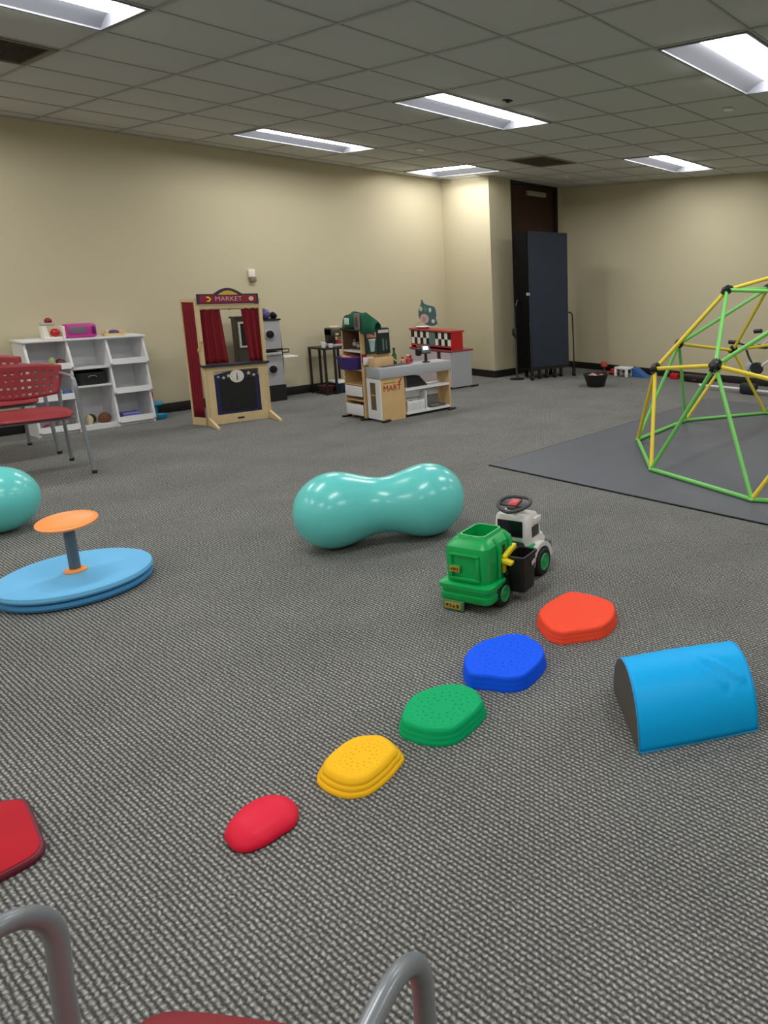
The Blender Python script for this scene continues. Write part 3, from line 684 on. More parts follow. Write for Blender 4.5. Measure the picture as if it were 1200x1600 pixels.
# items in the kiosk
for k, (y, h, c, lab) in enumerate(((0.10, 0.09, (128, 122, 122), 'grey toy can at the left in the kiosk top compartment'), (0.17, 0.075, (84, 78, 86), 'dark grey toy can in the middle of the kiosk top compartment'), (0.235, 0.10, (92, 60, 56), 'brown toy can at the right in the kiosk top compartment'))):
    t = thing('toy_can', lab, 'toy', (kx+0.10, ky+y, 0.691), 0, 'toy cans in the kiosk')
    MB().lathe([(0.024, 0), (0.026, 0.004), (0.026, h-0.004), (0.024, h)], seg=16).build('can_body', mat('can%d' % k, c, 0.35, metal=0.3), t)
    MB().lathe([(0.0265, h*0.35), (0.0265, h*0.7)], seg=16, cap0=False, cap1=False).build('can_label', M_silver, t)
t = thing('purple_basket', 'purple basket on the kiosk shelf holding orange paper', 'basket', (kx+0.0, ky+0.155, 0.503))
MB().rings([[(x*0.8, y*0.8, 0) for x, y in rrect(0.11, 0.112, 0.05)], [(x, y, 0.125) for x, y in rrect(0.12, 0.124, 0.05)], [(x*0.95, y*0.95, 0.125) for x, y in rrect(0.12, 0.124, 0.05)], [(x*0.76, y*0.76, 0.01) for x, y in rrect(0.11, 0.112, 0.05)]]).build('basket_wall', M_purple, t)
MB().tube([(0.118*math.cos(2*PI*k/24), 0.122*math.sin(2*PI*k/24), 0.126) for k in range(25)], 0.006, 8).build('rim', mat('rim_purple', (76, 54, 128), 0.6), t)
for k, (x, y, rz, c, lab) in enumerate(((-0.045, 0.0, 0.1, (196, 128, 92), 'orange brown paper roll at the front of the purple basket'), (0.035, 0.0, 0.1, (150, 62, 48), 'red brown paper roll at the back of the purple basket'))):
    t = thing('paper_roll', lab, 'toy', (kx+x, ky+0.155+y, 0.60), rz)
    MB().cyl((0, -0.07, 0), (0, 0.07, 0.02), 0.028, seg=14).build('roll', mat('roll%d' % k, c, 0.8), t)
    MB().cyl((0, -0.072, 0), (0, -0.0705, 0), 0.02, seg=14).build('roll_end', M_cream, t)
lump('toy_bundle', 'blue toy in the lowest white bin of the kiosk', 'toy', (kx+0.05, ky+0.07, 0.053), (0.04, 0.045, 0.055), mat('toy_denim', (62, 96, 142), 0.7), 31)
lump('toy_bundle', 'white toy in the lowest white bin of the kiosk', 'toy', (kx+0.06, ky+0.2, 0.053), (0.05, 0.06, 0.045), mat('toy_white', (206, 206, 210), 0.6), 32)
# green apron over a dark arched sign board on the kiosk
t = thing('sign_topper', 'dark arched sign board standing on the kiosk top', 'sign', (kx+0.05, ky+0.15, KH+0.021))
MB().bx(-0.02, 0.02, -0.15, 0.15, 0, 0.016).build('base', M_black, t)
Ty = Matrix(((0, 0, 1, 0), (1, 0, 0, 0), (0, 1, 0, 0), (0, 0, 0, 1)))
MB().prism(arch_out(-0.15, 0.15, 0.016, 0.10, 0.05), -0.008, 0.008, Ty).build('board', mat('kiosk_dark', (44, 34, 30), 0.5), t)
ap = thing('green_apron', 'green cloth apron with white emblem draped over the kiosk top', 'apron', (kx+0.05, ky+0.03, KH+0.022))
c = MB(); rows = []
prof = [(-0.045, -0.04), (-0.04, 0.04), (-0.03, 0.12), (0.0, 0.165), (0.03, 0.13), (0.042, 0.06), (0.05, 0.002)]
for j in range(25):
    v = j/24; y = -0.25+0.53*v; row = []
    droop = 0.0 if v > 0.3 else (0.3-v)/0.3
    for i, (x, z) in enumerate(prof):
        env = math.sin(PI*min(1, max(0, v*0.9+0.05)))**0.4
        zz = z*(0.35+0.65*env)-0.03*droop**2
        row.append((x*(1+0.18*math.sin(9*v+i))+0.012*math.sin(14*v+0.5*i)-0.004, y, max(zz+0.008*math.sin(17*v+i), 0.004 if y > -0.035 or i > 4 else -0.2)))
    rows.append(row)
solid(c.rings(rows, closed=False).build('apron_cloth', M_apron, ap, 60), 0.003)
MB().box((-0.062, 0.155, 0.07), (0.008, 0.075, 0.065), 0.02).build('white_emblem', mat('emblem', (214, 226, 220), 0.6), ap)
MB().box((-0.064, -0.015, 0.075), (0.012, 0.085, 0.16), 0.015).build('grey_print', mat('print_grey', (126, 118, 116), 0.6), ap)
MB().box((-0.070, -0.015, 0.07), (0.004, 0.04, 0.10), 0.004).build('inner_print', mat('print_dark', (96, 66, 62), 0.6), ap)

co = thing('shop_counter', 'toy shop counter with grey top, open white shelves and red lettering', 'play counter', (4.15, 5.86, 0), -0.02)
CW, CD = 0.845, 0.212
MB().bx(-0.012, CW+0.012, -0.016, CD, 0.43, 0.535, 0.006).build('countertop', M_grey, co)
MB().bx(0.06, 0.40, 0.03, 0.19, 0.536, 0.538).build('conveyor_belt', mat('belt_dark', (74, 76, 80), 0.6), co, smooth=0)
MB().bx(0.0, 0.265, 0.0, 0.016, 0.0, 0.43).build('front_panel', M_wood2, co, smooth=0)
MB().bx(0.265, 0.281, 0.016, CD-0.012, 0.03, 0.43).build('divider_panel', M_wood2, co, smooth=0)
MB().bx(CW-0.016, CW, 0.0, CD-0.012, 0.03, 0.43).build('side_panel', M_wood2, co, smooth=0)
each(((0.281, CW, CD-0.012, CD, 0.03, 0.16), (0.281, 0.53, CD-0.012, CD, 0.30, 0.43)), 'back_panel', mat('inner_grey', (150, 148, 146), 0.6), co)
MB().bx(0.281, CW-0.016, -0.004, CD-0.012, 0.275, 0.295).build('shelf_board', M_white, co, smooth=0)
MB().bx(0.281, CW-0.016, -0.004, CD-0.012, 0.03, 0.052).build('shelf_board', M_white, co, smooth=0)
MB().bx(0.281, CW, 0.01, CD-0.012, 0.012, 0.03).build('kick_board', M_black, co, smooth=0)
dr = MB().bx(-0.012, 0.0, 0.0, 0.07, 0.02, 0.425).bx(-0.012, 0.0, 0.16, CD, 0.02, 0.425).bx(-0.012, 0.0, 0.07, 0.16, 0.385, 0.425).bx(-0.012, 0.0, 0.07, 0.16, 0.02, 0.11).build('side_door', M_white, co, smooth=0)
MB().bx(-0.008, -0.003, 0.07, 0.16, 0.11, 0.385).build('door_pane', mat('amber_pane', (104, 88, 62), 0.3), dr, smooth=0)
MB().bx(-0.012, -0.002, 0.07, 0.16, 0.255, 0.263).build('glazing_bar', M_wood2, dr, smooth=0)
for x, y in ((0.02, -0.03), (CW-0.01, -0.02), (0.0, CD)):
    MB().box((x, y, 0.011), (0.11, 0.035, 0.02), 0.006, rot=(0, 0, 0.3)).build('foot', M_black, co)
M_rl = mat('red_lettering', (176, 36, 34), 0.5)
text_mesh('lettering', 'MART', 0.085, M_rl, co, Matrix.Translation((0.128, -0.002, 0.325)) @ FRONT, 0.001, 0.92)
MB().box((0.10, -0.002, 0.382), (0.13, 0.003, 0.008)).build('olive_line', mat('olive_line', (150, 128, 60), 0.5), co, smooth=0)
MB().prism([(0.195, 0.375), (0.212, 0.36), (0.245, 0.415), (0.236, 0.42), (0.212, 0.385), (0.203, 0.385)], -0.003, 0.0, xz(0)).build('tick_mark', M_rl, co, smooth=0)
def cpt(x, y, z):
    return (4.15+x*math.cos(-0.02)-y*math.sin(-0.02), 5.86+x*math.sin(-0.02)+y*math.cos(-0.02), z)
# on the counter
rg = thing('toy_scanner', 'black toy card reader with lit white screen on the counter', 'toy', cpt(0.585, 0.05, 0.536), 0.1)
MB().lathe([(0.04, 0), (0.04, 0.008), (0.015, 0.014), (0.013, 0.11), (0.013, 0.11)], seg=16).build('stand', M_black, rg)
MB().box((0.0, 0.0, 0.135), (0.10, 0.03, 0.10), 0.01, rot=(-0.6, 0, -0.5)).build('housing', mat('scanner_grey', (74, 74, 78), 0.4), rg)
MB().box((-0.012, -0.014, 0.148), (0.055, 0.012, 0.042), 0.003, rot=(-0.6, 0, -0.5)).build('screen', mat('screen_glow', (235, 240, 245), 0.3, emit=0.6), rg)
MB().box((-0.07, 0.03, 0.11), (0.05, 0.05, 0.08), 0.015).build('hand_grip', M_black, rg)
t = thing('grocery_box', 'tan cardboard grocery box on the left end of the counter', 'box', cpt(0.115, 0.155, 0.536), 0.12)
MB().bx(-0.11, 0.13, -0.05, 0.04, 0.0, 0.085, 0.004).build('carton', mat('tan_card', (206, 172, 128), 0.8, var=0.08, bscale=20), t)
MB().box((0.15, 0.0, 0.05), (0.06, 0.09, 0.012), rot=(0, 0.6, 0)).build('flap', mat('tan_card2', (214, 182, 140), 0.8), t)
t = thing('green_bottle', 'small green toy bottle behind the tan grocery box', 'bottle', cpt(0.30, 0.18, 0.536))
MB().lathe([(0.022, 0), (0.022, 0.09), (0.011, 0.12), (0.011, 0.15)], seg=14).build('bottle_body', mat('bottle_green', (44, 92, 44), 0.35), t)
MB().lathe([(0.0125, 0.145), (0.0125, 0.165)], seg=14).build('cap', mat('cap_green', (30, 70, 36), 0.4), t)
for k, (x, y, c, h, lab) in enumerate(((0.425, 0.13, (196, 70, 66), 0.075, 'red toy bottle with white label on the counter middle'), (0.475, 0.16, (150, 36, 44), 0.06, 'dark red toy jar right of the labelled bottle'), (0.39, 0.17, (214, 160, 140), 0.05, 'pale pink toy jar left of the labelled bottle'))):
    t = thing('toy_jar', lab, 'toy', cpt(x, y, 0.536), 0, 'toy jars on the shop counter')
    MB().lathe([(0.022, 0), (0.024, h*0.6), (0.012, h*0.8), (0.012, h)], seg=14).build('jar_body', mat('jar%d' % k, c, 0.4), t)
    MB().lathe([(0.014, h), (0.014, h+0.014)], seg=14).build('cap', M_white if k == 0 else M_red, t)
# in the counter shelves
t = thing('dark_folder', 'black slanted folder lying on the upper counter shelf', 'folder', cpt(0.43, 0.10, 0.296))
MB().prism([(-0.10, 0), (0.16, 0), (0.06, 0.11), (-0.10, 0.115)], -0.05, 0.05, xz(0)).build('cover', mat('folder_black', (26, 26, 30), 0.5), t, smooth=0)
MB().bx(-0.104, -0.1005, -0.05, 0.05, 0, 0.115).build('spine', M_silver, t, smooth=0)
t = thing('white_crate', 'white ribbed toy crate on the lower counter shelf', 'crate', cpt(0.41, 0.07, 0.053))
MB().rings([[(x, y, 0) for x, y in rrect(0.105, 0.06, 0.01)], [(x*1.05, y*1.05, 0.11) for x, y in rrect(0.105, 0.06, 0.01)], [(x*0.98, y*0.98, 0.11) for x, y in rrect(0.105, 0.06, 0.01)], [(x*0.94, y*0.94, 0.01) for x, y in rrect(0.105, 0.06, 0.01)]]).build('crate_wall', M_white, t)
for k in range(9): MB().bx(-0.096+k*0.022, -0.088+k*0.022, -0.070, -0.062, 0.012, 0.09).build('rib', M_white, t, smooth=0)
lump('toy_piece', 'dark maroon toy peeking out of the white crate', 'toy', cpt(0.395, 0.07, 0.065), (0.035, 0.035, 0.05), mat('toy_maroon', (96, 20, 26), 0.5), 41)
t = thing('toy_easel', 'white upright toy frame right of the crate on the lower shelf', 'toy', cpt(0.545, 0.06, 0.053))
MB().bx(-0.018, -0.006, -0.05, 0.05, 0, 0.19).build('upright', M_white, t, smooth=0)
MB().bx(-0.006, 0.012, -0.05, 0.05, 0, 0.012).build('foot', M_white, t, smooth=0)
t = thing('grey_tray', 'dark grey flat tray at the right of the lower counter shelf', 'tray', cpt(0.70, 0.09, 0.053))
MB().rings([[(x*0.9, y*0.9, 0) for x, y in rrect(0.10, 0.08, 0.02)], [(x, y, 0.016) for x, y in rrect(0.10, 0.08, 0.02)], [(x*0.95, y*0.95, 0.016) for x, y in rrect(0.10, 0.08, 0.02)], [(x*0.88, y*0.88, 0.005) for x, y in rrect(0.10, 0.08, 0.02)]]).build('tray_body', mat('tray_grey', (92, 92, 96), 0.5), t)
MB().bx(-0.06, 0.06, -0.03, 0.03, 0.006, 0.014, 0.003).build('insert', mat('tray_ins', (120, 118, 118), 0.5), t)

# ================================================================== RED DINER KITCHEN
dk = thing('diner_kitchen', 'red and grey toy kitchen with black and white checker hood by the corner', 'play kitchen', (5.88, 6.84, 0))
YW, XD = 0.78, 0.33
MB().bx(0.012, XD, 0.0, YW, 0.02, 0.475).build('cabinet', M_grey, dk, smooth=0)
MB().bx(-0.004, 0.012, 0.01, 0.19, 0.03, 0.465).build('cabinet_door', mat('pink_grey', (196, 184, 190), 0.5), dk, smooth=0)
MB().bx(-0.004, 0.012, 0.26, YW-0.01, 0.03, 0.465).build('cabinet_door', mat('pink_grey', (196, 184, 190), 0.5), dk, smooth=0)
MB().bx(-0.002, 0.012, 0.195, 0.255, 0.03, 0.465).build('oven_slot', mat('slot_dark', (70, 30, 36), 0.5), dk, smooth=0)
MB().bx(-0.012, XD+0.03, -0.012, YW+0.01, 0.475, 0.495, 0.004).build('worktop', mat('worktop_red', (150, 60, 66), 0.4), dk)
each(((0.02, 0.20, 0.0, 0.014, 0.495, 0.72), (0.02, 0.20, YW-0.014, YW, 0.495, 0.72)), 'hood_side', M_red, dk)
MB().bx(0.0, 0.22, -0.01, YW+0.01, 0.72, 0.742).build('hood_top', mat('hood_red', (176, 60, 58), 0.4), dk, smooth=0)
MB().bx(0.014, 0.026, 0.014, YW-0.014, 0.525, 0.545).build('hood_rail', mat('hood_red', (176, 60, 58), 0.4), dk, smooth=0)
MB().bx(0.17, 0.18, 0.014, YW-0.014, 0.495, 0.72).build('hood_back', mat('hood_back', (96, 50, 46), 0.6), dk, smooth=0)
n = 13; cwid = (YW-0.028)/n
for r_ in range(2):
    for k in range(n):
        y = 0.014+cwid*k; z = 0.548+r_*0.082
        if 5 <= k <= 6 : continue
        MB().bx(0.016, 0.024, y+0.001, y+cwid-0.001, z, z+0.080).build('checker_tile', M_offwhite if (k+r_) % 2 == 0 else M_black, dk, smooth=0)
MB().bx(0.014, 0.026, 0.014+cwid*5, 0.014+cwid*7, 0.548, 0.71).build('window_panel', mat('teal_grey', (96, 124, 122), 0.4), dk, smooth=0)
for pp in ([(0.03, 0.06, 0.742), (0.03, 0.2, 0.80), (0.03, 0.3, 0.84)], [(0.03, 0.74, 0.742), (0.03, 0.66, 0.80), (0.03, 0.56, 0.84)]): MB().tube(pp, 0.003, 6).build('sign_wire', mat('wire_grey', (150, 140, 120), 0.5), dk)
# animal-head sign: rounded head with ears and muzzle
out = catmull([(-0.16, 0.02), (-0.14, 0.10), (-0.10, 0.12), (-0.02, 0.13), (0.06, 0.15), (0.10, 0.20), (0.12, 0.14), (0.165, 0.06), (0.17, -0.02), (0.12, -0.08), (0.02, -0.12), (-0.08, -0.13), (-0.17, -0.10), (-0.15, -0.03)], 4)
Tz = Matrix(((0, 0, 1, 0), (1, 0, 0, 0.44), (0, 1, 0, 0), (0, 0, 0, 1)))
Tp = Matrix(((0, 0, 1, 0.03), (1, 0, 0, 0.44), (0, 1, 0, 0.92), (0, 0, 0, 1)))
plq = MB().prism([(p.x, p.y) for p in out], -0.006, 0.006, Tp).build('animal_sign', mat('sign_slate', (74, 104, 112), 0.5), dk)
def disc2(x, z, rx, rz_, name, m, d=-0.011):
    MB().prism([(x+rx*math.cos(2*PI*k/18), z+rz_*math.sin(2*PI*k/18)) for k in range(18)], d, -0.0065, Tp).build(name, m, plq, smooth=0)
disc2(0.055, -0.045, 0.085, 0.06, 'muzzle', mat('muzzle_pink', (206, 178, 168), 0.6))
disc2(0.06, -0.045, 0.03, 0.035, 'nose_print', mat('nose_pink', (200, 140, 164), 0.6), -0.014)
disc2(-0.06, 0.07, 0.025, 0.03, 'eye_spot', mat('eye_white', (206, 218, 214), 0.6))
disc2(0.03, 0.08, 0.04, 0.03, 'green_patch', mat('patch_green', (84, 140, 110), 0.6))
disc2(0.115, 0.08, 0.025, 0.03, 'yellow_patch', mat('patch_cream', (214, 206, 160), 0.6))
disc2(-0.11, -0.07, 0.03, 0.025, 'white_patch', mat('eye_white', (206, 218, 214), 0.6))
each(((XD-0.04, XD+0.08, -0.035, -0.005, 0.001, 0.023), (-0.005, 0.045, YW-0.015, YW+0.015, 0.001, 0.023)), 'foot', M_black, dk, 0.006)
t = thing('toy_plate', 'white toy plate lying on the red hood top', 'plate', (5.98, 7.47, 0.743))
MB().lathe([(0.06, 0), (0.10, 0.022), (0.095, 0.024), (0.055, 0.006)], seg=24).build('rim', M_white, t)
MB().lathe([(0.054, 0.003), (0.052, 0.0065)], seg=24).build('well', M_offwhite, t)
lump('toy_food', 'green and white toy food on the worktop under the hood', 'toy', (5.93, 7.5, 0.496), (0.035, 0.06, 0.025), mat('toy_sage', (170, 176, 140), 0.6), 51)

# ================================================================== DIVIDER, STAND POLE
M_fab = mat('divider_fabric', (44, 50, 64), 0.9, bump=0.3, bscale=400, var=0.08)
dv = thing('room_divider', 'dark blue grey folding room divider on casters before the door', 'room divider', (7.07, 6.62, 0), math.atan2(-0.19, 0.60))
PW = 0.63
for k in range(6):
    y = k*0.055
    T = Matrix.Translation((0, y, 0))
    MB(T).bx(0.0+0.01*(k % 2), PW-0.01*(k % 2), -0.017, 0.017, 0.17, 2.02, 0.005).build('panel', M_fab, dv)
MB().bx(-0.012, 0.0, -0.018, 0.31, 0.15, 2.03).build('hinge_edge', mat('hinge_black', (9, 9, 10), 0.9, spec=0.1), dv, smooth=0)
MB().bx(0.0, PW, -0.012, 0.29, 0.13, 0.168).build('bottom_rail', M_black, dv, smooth=0)
for x, y in ((-0.01, -0.07), (PW+0.06, -0.05), (0.15, 0.0), (0.28, 0.03), (0.4, 0.0), (0.52, 0.03), (0.1, 0.28), (0.5, 0.28)):
    c_ = MB().cyl((x-0.014, y, 0.032), (x+0.014, y, 0.032), 0.031, seg=18).build('caster_wheel', M_rubber, dv)
    MB().bx(x-0.02, x+0.02, y-0.012, y+0.012, 0.062, 0.13).bx(x-0.022, x-0.016, y-0.01, y+0.01, 0.03, 0.064).bx(x+0.016, x+0.022, y-0.01, y+0.01, 0.03, 0.064).build('caster_fork', M_black, c_, smooth=0)
pts = [(PW, -0.02, 0.92)]
for k in range(7):
    a = k/6*PI/2; pts.append((PW+0.0+0.055*math.sin(a)+0.0, -0.035, 0.86+0.06*math.cos(a)))
pts += [(PW+0.062, -0.045, 0.5), (PW+0.065, -0.05, 0.11)]
MB().tube(pts, 0.010, 10).build('end_handle', M_blackm, dv, 60)
pts = [(-0.004, -0.03, 0.80), (-0.008, -0.05, 0.76), (-0.01, -0.065, 0.5), (-0.01, -0.07, 0.11)]
MB().tube(pts, 0.010, 10).build('end_handle', M_blackm, dv, 60)
MB().bx(-0.02, 0.02, -0.02, 0.02, 1.16, 1.20, 0.006).build('latch', M_silver, dv)
ms = thing('microphone_stand', 'black pole stand with round base left of the room divider', 'stand', (6.995, 6.80, 0))
MB().lathe([(0.10, 0), (0.10, 0.012), (0.03, 0.022), (0.015, 0.045)], seg=28).build('round_base', M_black, ms)
MB().cyl((0, 0, 0.04), (0, 0, 0.62), 0.013, seg=14).build('lower_tube', mat('pole_grey', (92, 92, 94), 0.35, metal=0.6), ms)
MB().cyl((0, 0, 0.60), (0, 0, 1.05), 0.011, seg=14).build('upper_tube', M_black, ms)
MB().lathe([(0.02, 0.58), (0.026, 0.60), (0.026, 0.66), (0.018, 0.70)], seg=16).build('clutch', M_black, ms)
MB().cyl((0, 0, 0.98), (0.07, 0.02, 1.07), 0.012, seg=12).ball((0.08, 0.022, 1.08), 0.022, 12).build('clip_head', M_black, ms)
MB().box((-0.005, 0.02, 0.66), (0.06, 0.05, 0.11), 0.02).build('cable_coil', M_rubber, ms)

# ================================================================== FLOOR ITEMS near the right wall
bk = thing('black_basket', 'black round basket of small toys on the carpet before the right wall', 'basket', (7.15, 5.53, 0.001))
prof = []
for k in range(8):
    z = 0.02*k; r_ = 0.112+0.045*k/7
    prof += [(r_, z), (r_+0.004, z+0.01)]
prof += [(0.168, 0.155), (0.168, 0.165), (0.150, 0.165), (0.108, 0.012)]
MB().lathe(prof, seg=32).build('basket_wall', M_black, bk)
MB().tube([(0.165, 0, 0.15), (0.185, 0.03, 0.155), (0.185, -0.03, 0.155), (0.165, 0, 0.15)], 0.006, 8).build('handle', M_black, bk)
for k, (x, y, z, r_, c, lab) in enumerate(((-0.07, 0.045, 0.12, 0.04, (206, 190, 160), 'cream toy ball at the left in the black basket'), (-0.015, -0.085, 0.12, 0.045, (196, 60, 52), 'red toy ball at the front of the black basket'), (0.035, 0.075, 0.125, 0.042, (206, 120, 96), 'salmon toy ball at the back of the black basket'), (-0.01, 0.0, 0.12, 0.038, (222, 214, 200), 'white toy ball in the middle of the black basket'), (0.08, -0.03, 0.12, 0.04, (120, 118, 112), 'grey toy ball at the right in the black basket'))):
    o = MB().ball((0, 0, 0), r_, 16).build('toy_ball', mat('tball%d' % k, c, 0.5)); place(o, (7.15+x, 5.53+y, z)); tag(o, lab, 'ball', 'toys in the black basket')
t = thing('white_toy_arch', 'white arch shaped toy table at the foot of the right wall', 'toy', (8.10, 5.75, 0.001))
MB().bx(-0.09, 0.09, -0.115, 0.115, 0.105, 0.14, 0.012).build('deck', M_white, t)
for x in (-0.07, 0.07):
    for y in (-0.095, 0.095): MB().bx(x-0.018, x+0.018, y-0.018, y+0.018, 0, 0.108, 0.006).build('leg', M_white, t)
t = thing('red_toy_car', 'red toy car on the floor left of the white toy arch', 'toy', (8.18, 5.98, 0.001), 0.3)
MB().bx(-0.04, 0.04, -0.08, 0.08, 0.015, 0.05, 0.01).bx(-0.032, 0.032, -0.04, 0.05, 0.05, 0.085, 0.012).build('car_body', M_red, t)
for x in (-0.042, 0.042):
    for y in (-0.05, 0.05): MB().cyl((x-0.006, y, 0.018), (x+0.006, y, 0.018), 0.018, seg=14).build('wheel', M_rubber, t)
t = thing('blue_toy_ramp', 'blue wedge shaped toy ramp right of the white toy arch', 'toy', (8.2, 5.53, 0.001))
MB().prism([(-0.14, 0), (0.10, 0), (0.10, 0.12), (0.06, 0.12)], -0.07, 0.07, Matrix(((0, 0, 1, 0), (1, 0, 0, 0), (0, 1, 0, 0), (0, 0, 0, 1)))).build('ramp', mat('ramp_blue', (44, 92, 160), 0.5), t)
MB().bx(-0.072, 0.072, 0.06, 0.10, 0.12, 0.128).build('ramp_top', mat('ramp_blue2', (62, 120, 190), 0.5), t)
t = thing('red_toy_cup', 'small red toy cone standing on the floor behind the black basket', 'toy', (8.25, 6.22, 0.001))
MB().lathe([(0.045, 0), (0.045, 0.008), (0.018, 0.02), (0.014, 0.07)], seg=18).build('stem', mat('stem_dark', (96, 44, 44), 0.5), t)
MB().lathe([(0.015, 0.07), (0.055, 0.10), (0.05, 0.15), (0.02, 0.165)], seg=18).build('cup', mat('salmon_red', (186, 70, 64), 0.5), t)
t = thing('red_toy_block', 'red toy brick by the baseboard behind the climbing dome', 'toy', (8.32, 5.02, 0.001))
MB().bx(-0.04, 0.04, -0.06, 0.06, 0, 0.075, 0.006).build('block', M_red, t)
MB().lathe([(0.014, 0.075), (0.014, 0.088)], (0, -0.03, 0), 12).build('stud', M_red, t)
MB().lathe([(0.014, 0.075), (0.014, 0.088)], (0, 0.03, 0), 12).build('stud', M_red, t)
t = thing('black_case', 'flat black case lying along the right baseboard behind the dome', 'case', (8.25, 4.62, 0.001))
MB().bx(-0.08, 0.08, -0.22, 0.22, 0, 0.09, 0.012).build('shell', M_black, t)
MB().bx(-0.088, -0.08, -0.03, 0.03, 0.03, 0.05, 0.003).build('latch', mat('case_red', (120, 30, 34), 0.5), t)
# exercise trike
tr = thing('tricycle', 'white and black kids exercise tricycle behind the climbing dome', 'tricycle', (7.75, 3.60, 0.001), 0)
MB().tube([(0, 0.62, 0.05), (0.0, 0.3, 0.055), (0, -0.5, 0.05)], 0.016, 10).build('floor_bar', M_white, tr)
MB().box((0, 0.0, 0.07), (0.12, 0.22, 0.13), 0.03).build('pedal_box', mat('pedal_navy', (30, 34, 46), 0.5), tr)
MB().cyl((0.0, 0.62, 0.05), (0.0, 0.70, 0.05), 0.02, seg=12).build('end_tip', M_white, tr)
MB().tube([(0.0, -0.13, 0.13), (0.0, -0.06, 0.34), (0.02, 0.02, 0.46), (0.02, 0.08, 0.60)], 0.014, 10).build('stem', M_black, tr)
MB().cyl((-0.03, -0.10, 0.33), (0.03, -0.10, 0.33), 0.075, seg=22).build('resistance_wheel', mat('hub_navy', (34, 36, 46), 0.45), tr)
MB().box((0.0, 0.02, 0.33), (0.05, 0.06, 0.15), 0.012, rot=(0.4, 0, 0)).build('housing', mat('housing_pale', (176, 186, 192), 0.4), tr)
MB().tube([(0.02, 0.20, 0.63), (0.02, 0.05, 0.60), (0.02, -0.12, 0.60)], 0.012, 10).build('handlebar', M_black, tr)
for y0_, y1_, zz in ((0.16, 0.30, 0.63), (-0.10, -0.22, 0.60)):
    MB().cyl((0.02, y0_, zz), (0.02, y1_, zz), 0.026, seg=14).build('grip', M_black, tr)
MB().tube([(0.0, -0.16, 0.36), (0.0, -0.30, 0.47), (0.0, -0.55, 0.55)], 0.017, 10).build('seat_tube', M_white, tr)
MB().tube([(0.02, -0.12, 0.60), (0.02, -0.3, 0.74), (0.02, -0.34, 0.77)], 0.010, 8).build('mirror_arm', M_white, tr)
MB().cyl((0.02, -0.14, 0.79), (0.02, -0.04, 0.78), 0.026, seg=14).build('grip', M_black, tr)
MB().tube([(0.0, -0.14, 0.25), (0.0, -0.22, 0.20), (0.0, -0.26, 0.22)], 0.013, 8).build('crank', M_black, tr)
MB().box((0, -0.66, 0.56), (0.18, 0.24, 0.06), 0.028).build('saddle', M_black, tr)
MB().tube([(0, -0.66, 0.53), (0, -0.62, 0.3), (0, -0.5, 0.05)], 0.016, 10).build('seat_post', M_white, tr)

# ================================================================== MAT + CLIMBING DOME
mt = thing('floor_mat', 'large dark grey square floor mat under the climbing dome', 'mat', (0, 0, 0))
MB().bx(3.62, 7.15, 0.2, 3.83, 0.001, 0.011, 0.003).build('mat_sheet', mat('mat_grey', (92, 95, 103), 0.6, var=0.06, bscale=3), mt)
MB().bx(3.612, 3.62, 0.192, 3.838, 0.001, 0.009).bx(3.62, 7.158, 0.192, 0.2, 0.001, 0.009).bx(7.15, 7.158, 0.2, 3.838, 0.001, 0.009).bx(3.62, 7.15, 3.83, 3.838, 0.001, 0.009).build('edge_binding', M_black, mt, smooth=0)
DCX, DCY, DA, DR = 5.464, 1.891, -3.697, 1.5397
dome = thing('climbing_dome', 'yellow and green geodesic climbing dome with black hubs on the mat', 'climbing dome', (DCX, DCY, 0.012))
d36 = math.radians(36)
TR = 0.0155
def dn(k, el):
    a = DA-k*d36; e = math.radians(el)
    return Vector((DR*math.cos(a)*math.cos(e), DR*math.sin(a)*math.cos(e), DR*math.sin(e)+TR))
B_ = [dn(k, 0) for k in range(10)]
M_ = [dn(k+0.5, 26.57 if k % 2 == 0 else 31.72) for k in range(10)]
T_ = [dn(0.5+2*k, 58.28) for k in range(5)]
AP = Vector((0, 0, DR+TR))
M_dy = mat('dome_yellow', (240, 214, 62), 0.35); M_dg = mat('dome_green', (124, 212, 108), 0.35)
def strut(a, b, m, s0=0.03, s1=0.03):
    d = (b-a).normalized(); a2 = a+d*s0; b2 = b-d*s1
    MB().cyl(a2, b2, TR, seg=12).build('strut', m, dome)
for k in range(10):
    strut(B_[k], B_[(k+1) % 10], M_dg, 0.0, 0.0)
    m = M_dy if k % 2 == 0 else M_dg
    strut(B_[k], M_[k], m, 0.012); strut(B_[(k+1) % 10], M_[k], m, 0.012)
    strut(M_[k], M_[(k+1) % 10], M_dy)
for k in range(5):
    strut(M_[2*k], T_[k], M_dy)
    strut(M_[(2*k-1) % 10], T_[k], M_dg); strut(M_[2*k+1], T_[k], M_dg)
    strut(T_[k], T_[(k+1) % 5], M_dg); strut(T_[k], AP, M_dy)
for p in M_+T_+[AP]:
    nrm = Vector((p.x, p.y, p.z)).normalized(); q = nrm.to_track_quat('Z', 'Y')
    h = MB(Matrix.Translation(p) @ q.to_matrix().to_4x4())
    h.lathe([(0.02, -0.035), (0.038, -0.024), (0.042, 0), (0.038, 0.022), (0.024, 0.034)], seg=14)
    for k in range(6):
        a = k*PI/3; h.cyl((0.03*math.cos(a), 0.03*math.sin(a), 0), (0.052*math.cos(a), 0.052*math.sin(a), -0.004), 0.018, seg=10)
    h.build('hub', M_black, dome)
for p in B_:
    MB().ball((p.x, p.y, p.z), 0.022, 12, (1, 1, 0.7)).build('base_joint', M_dg, dome)

